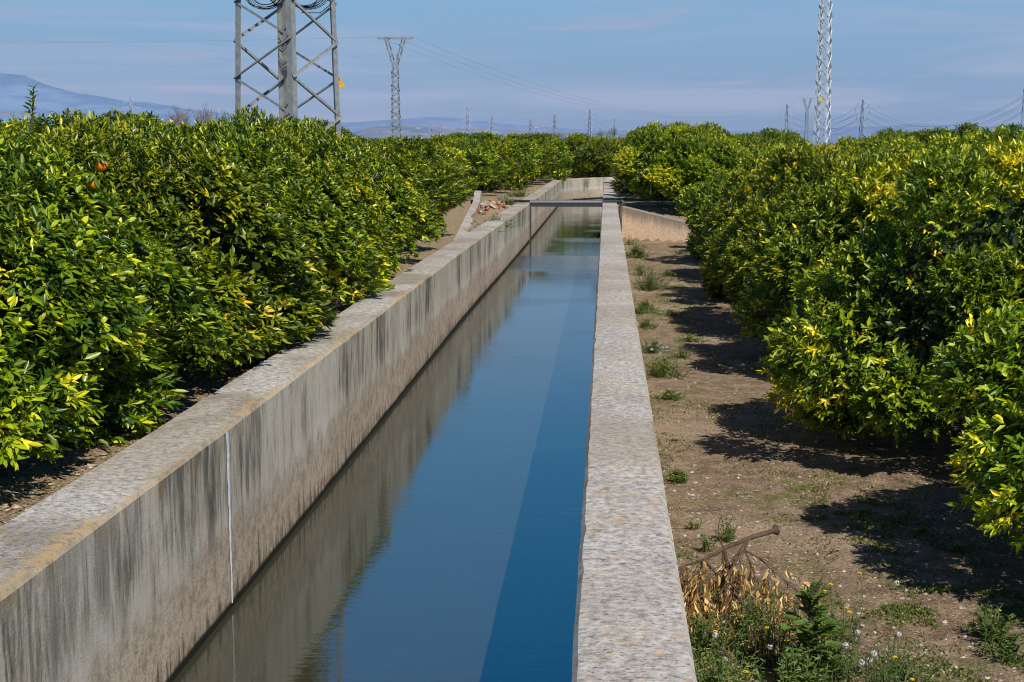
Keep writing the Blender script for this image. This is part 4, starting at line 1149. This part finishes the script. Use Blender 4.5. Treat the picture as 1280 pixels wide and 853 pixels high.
# ------------------------------------------------------------------ loose ground material
def scatter_pts(n, seed, x0, x1, y0, y1, zf=0, dens=None):
    rg = np.random.default_rng(seed); y = 1/(1/y1+rg.random(n)*(1/y0-1/y1)); x = x0+(x1-x0)*rg.random(n)
    return rg, x, y
def stones(name, n, seed, x0, x1, y0, y1, s0, s1, mat_, label, cols, zoff=None):
    rg, x, y = scatter_pts(n, seed, x0, x1, y0, y1)
    s = s0+(s1-s0)*rg.random(n)**4
    base = np.array([(1,0,0),(0,1,0),(-1,0,0),(0,-1,0),(.1,.1,.8),(.5,.5,.5),(-.5,.5,.45),(-.5,-.5,.5),(.5,-.5,.45)],float)
    Fb = np.array([[0,1,5,5],[1,2,6,6],[2,3,7,7],[3,0,8,8],[4,5,1,6],[4,7,3,8],[4,6,2,7],[4,8,0,5]])
    V=[];F=[]
    ang = rg.random(n)*6.28; ca=np.cos(ang); sa=np.sin(ang)
    b = base[None]*(1+rg.normal(0,.18,(n,9,3))); b[:,:,1]*=rg.uniform(.5,1,n)[:,None]; b[:,:,2]*=rg.uniform(.3,.8,n)[:,None]
    xx = b[:,:,0]*ca[:,None]-b[:,:,1]*sa[:,None]; yv = b[:,:,0]*sa[:,None]+b[:,:,1]*ca[:,None]
    gzv = np.array([gz(a,c) for a,c in zip(x,y)])
    V = np.stack([xx*s[:,None]+x[:,None], yv*s[:,None]+y[:,None], b[:,:,2]*s[:,None]+gzv[:,None]-s[:,None]*.1],2)
    # split into triangles
    tri = np.array([[0,1,5],[1,2,6],[2,3,7],[3,0,8],[4,5,1],[4,1,6],[4,6,2],[4,2,7],[4,7,3],[4,3,8],[4,8,0],[4,0,5]])
    F = (np.arange(n)[:,None,None]*9+tri[None]).reshape(-1,3)
    me = mesh_np(name, V.reshape(-1,3), F, np.repeat(wshade(rg.random(n),cols),9,0))
    o = link(name, me, None, mat_); tag(o, label, 'gravel', None, 'stuff')
t = NT('pebble'); a = t.N.new('ShaderNodeAttribute'); a.attribute_name='tint'; t.base(a.outputs['Color'],.9,.2); M['pebble']=t.m
stc = np.array([(.16,.11,.075),(.26,.19,.13),(.34,.27,.20),(.55,.48,.40)])
stones('gravel', 26000, 1, .33, 5.5, 6.2, 42, .003, .026, M['pebble'], 'small pale stones strewn over the dirt path', stc)
stones('bank_gravel', 2500, 2, -4.6, -2.8, 6.5, 50, .006, .035, M['pebble'], 'pale stones and crumbs along the left bank', stc)

def litter(name, n, seed, x0, x1, y0, y1, L0, L1, tab, label, cat, up=.15):
    rg, x, y = scatter_pts(n, seed, x0, x1, y0, y1)
    z = np.array([gz(a,c) for a,c in zip(x,y)])
    a = rg.random(n)*6.28; T = np.stack([np.cos(a),np.sin(a),rg.normal(up,.12,n)],1); L = rg.uniform(L0,L1,n)
    V,F = leaf_arrays(np.stack([x,y,z+.006],1),T,np.array([[0,0,1.]])+rg.normal(0,.3,(n,3)),L,L*rg.uniform(.3,.45,n))
    o = link(name, mesh_np(name,V,F,np.repeat(wshade(rg.random(n),tab),6,0)), None, M['weed']); tag(o,label,cat,None,'stuff')
dry = np.array([(.10,.06,.03),(.26,.18,.10),(.42,.32,.20),(.60,.46,.26)])
litter('leaf_litter', 2600, 3, .35, 6.5, 6.2, 40, .012,.045, dry, 'dry leaves and twigs scattered on the dirt path', 'leaf litter')
litter('dry_litter', 9000, 4, -5.2, -2.78, 6.6, 30, .012,.045, dry, 'dry tan leaf litter on the left bank under the trees', 'leaf litter')
# moss and low grass: denser where the ground is green
def tufts():
    rg, x, y = scatter_pts(60000, 9, .33, 4.4, 6.0, 40)
    m = np.array([mnoise.fractal(Vector((a*.9+4,b*.55,2.2)),1,2,4) for a,b in zip(x,y)])
    near_wall = np.exp(-((x-.35)/.30)**2)*.5+np.exp(-((x-.5)/.5)**2)*.25*(y>11)
    k = (m+near_wall) > .34
    x,y = x[k],y[k]
    for px_, py_, sx, sy, cnt_ in ((1080,645,.28,.5,5200),(1130,690,.35,.25,2200),(1190,755,.42,.28,6500),(1110,765,.2,.2,1500),(1200,830,.45,.18,2600),(985,600,.25,.5,1200),(850,395,.3,1.5,2500),(835,360,.3,2,2500)):
        c_ = g(px_,py_); xa = rg.normal(c_.x,sx,cnt_); ya = rg.normal(c_.y,sy,cnt_)
        mm = np.array([mnoise.fractal(Vector((a*3.2,b*3.2,5.2)),1,2,4) for a,b in zip(xa,ya)]) > -.02
        ok = mm & (xa > .36); x = np.concatenate([x,xa[ok]]); y = np.concatenate([y,ya[ok]])
    n=len(x); print('TUFTS', n)
    z = np.array([gz(a,c) for a,c in zip(x,y)])
    a = rg.random(n)*6.28; T = np.stack([np.cos(a),np.sin(a),rg.uniform(.3,2.0,n)],1); L = rg.uniform(.008,.028,n)*(1+.02*y)
    V,F = leaf_arrays(np.stack([x,y,z-.002],1),T,rg.normal(size=(n,3))+np.array([0,0,1]),L,L*rg.uniform(.25,.5,n))
    gt = np.array([(.035,.06,.008),(.07,.11,.012),(.12,.16,.02),(.18,.19,.04)])
    o = link('ground_cover', mesh_np('ground_cover',V,F,np.repeat(wshade(rg.random(n),gt),6,0)), None, M['weed']); tag(o,'patches of moss and tiny grass on the dirt path','moss',None,'stuff')
tufts()
# pale blue litter scrap beside the weeds
mb = MB(); rn = random.Random(2); c = g(822,438,0)
for i in range(26):
    p = c+Vector((rn.gauss(0,.07),rn.gauss(0,.35),rn.uniform(.02,.10))); u = Vector((rn.uniform(-1,1),rn.uniform(-1,1),rn.uniform(-.3,.6))).normalized()*rn.uniform(.02,.05); v = u.orthogonal().normalized()*rn.uniform(.015,.035)
    mb.add([p,p+u,p+u+v,p+v],[(0,1,2,3)])
o = mb.build('crumpled_litter', M['blue']); tag(o, 'crumpled pale blue scrap of litter in the weeds by the right canal wall', 'litter')
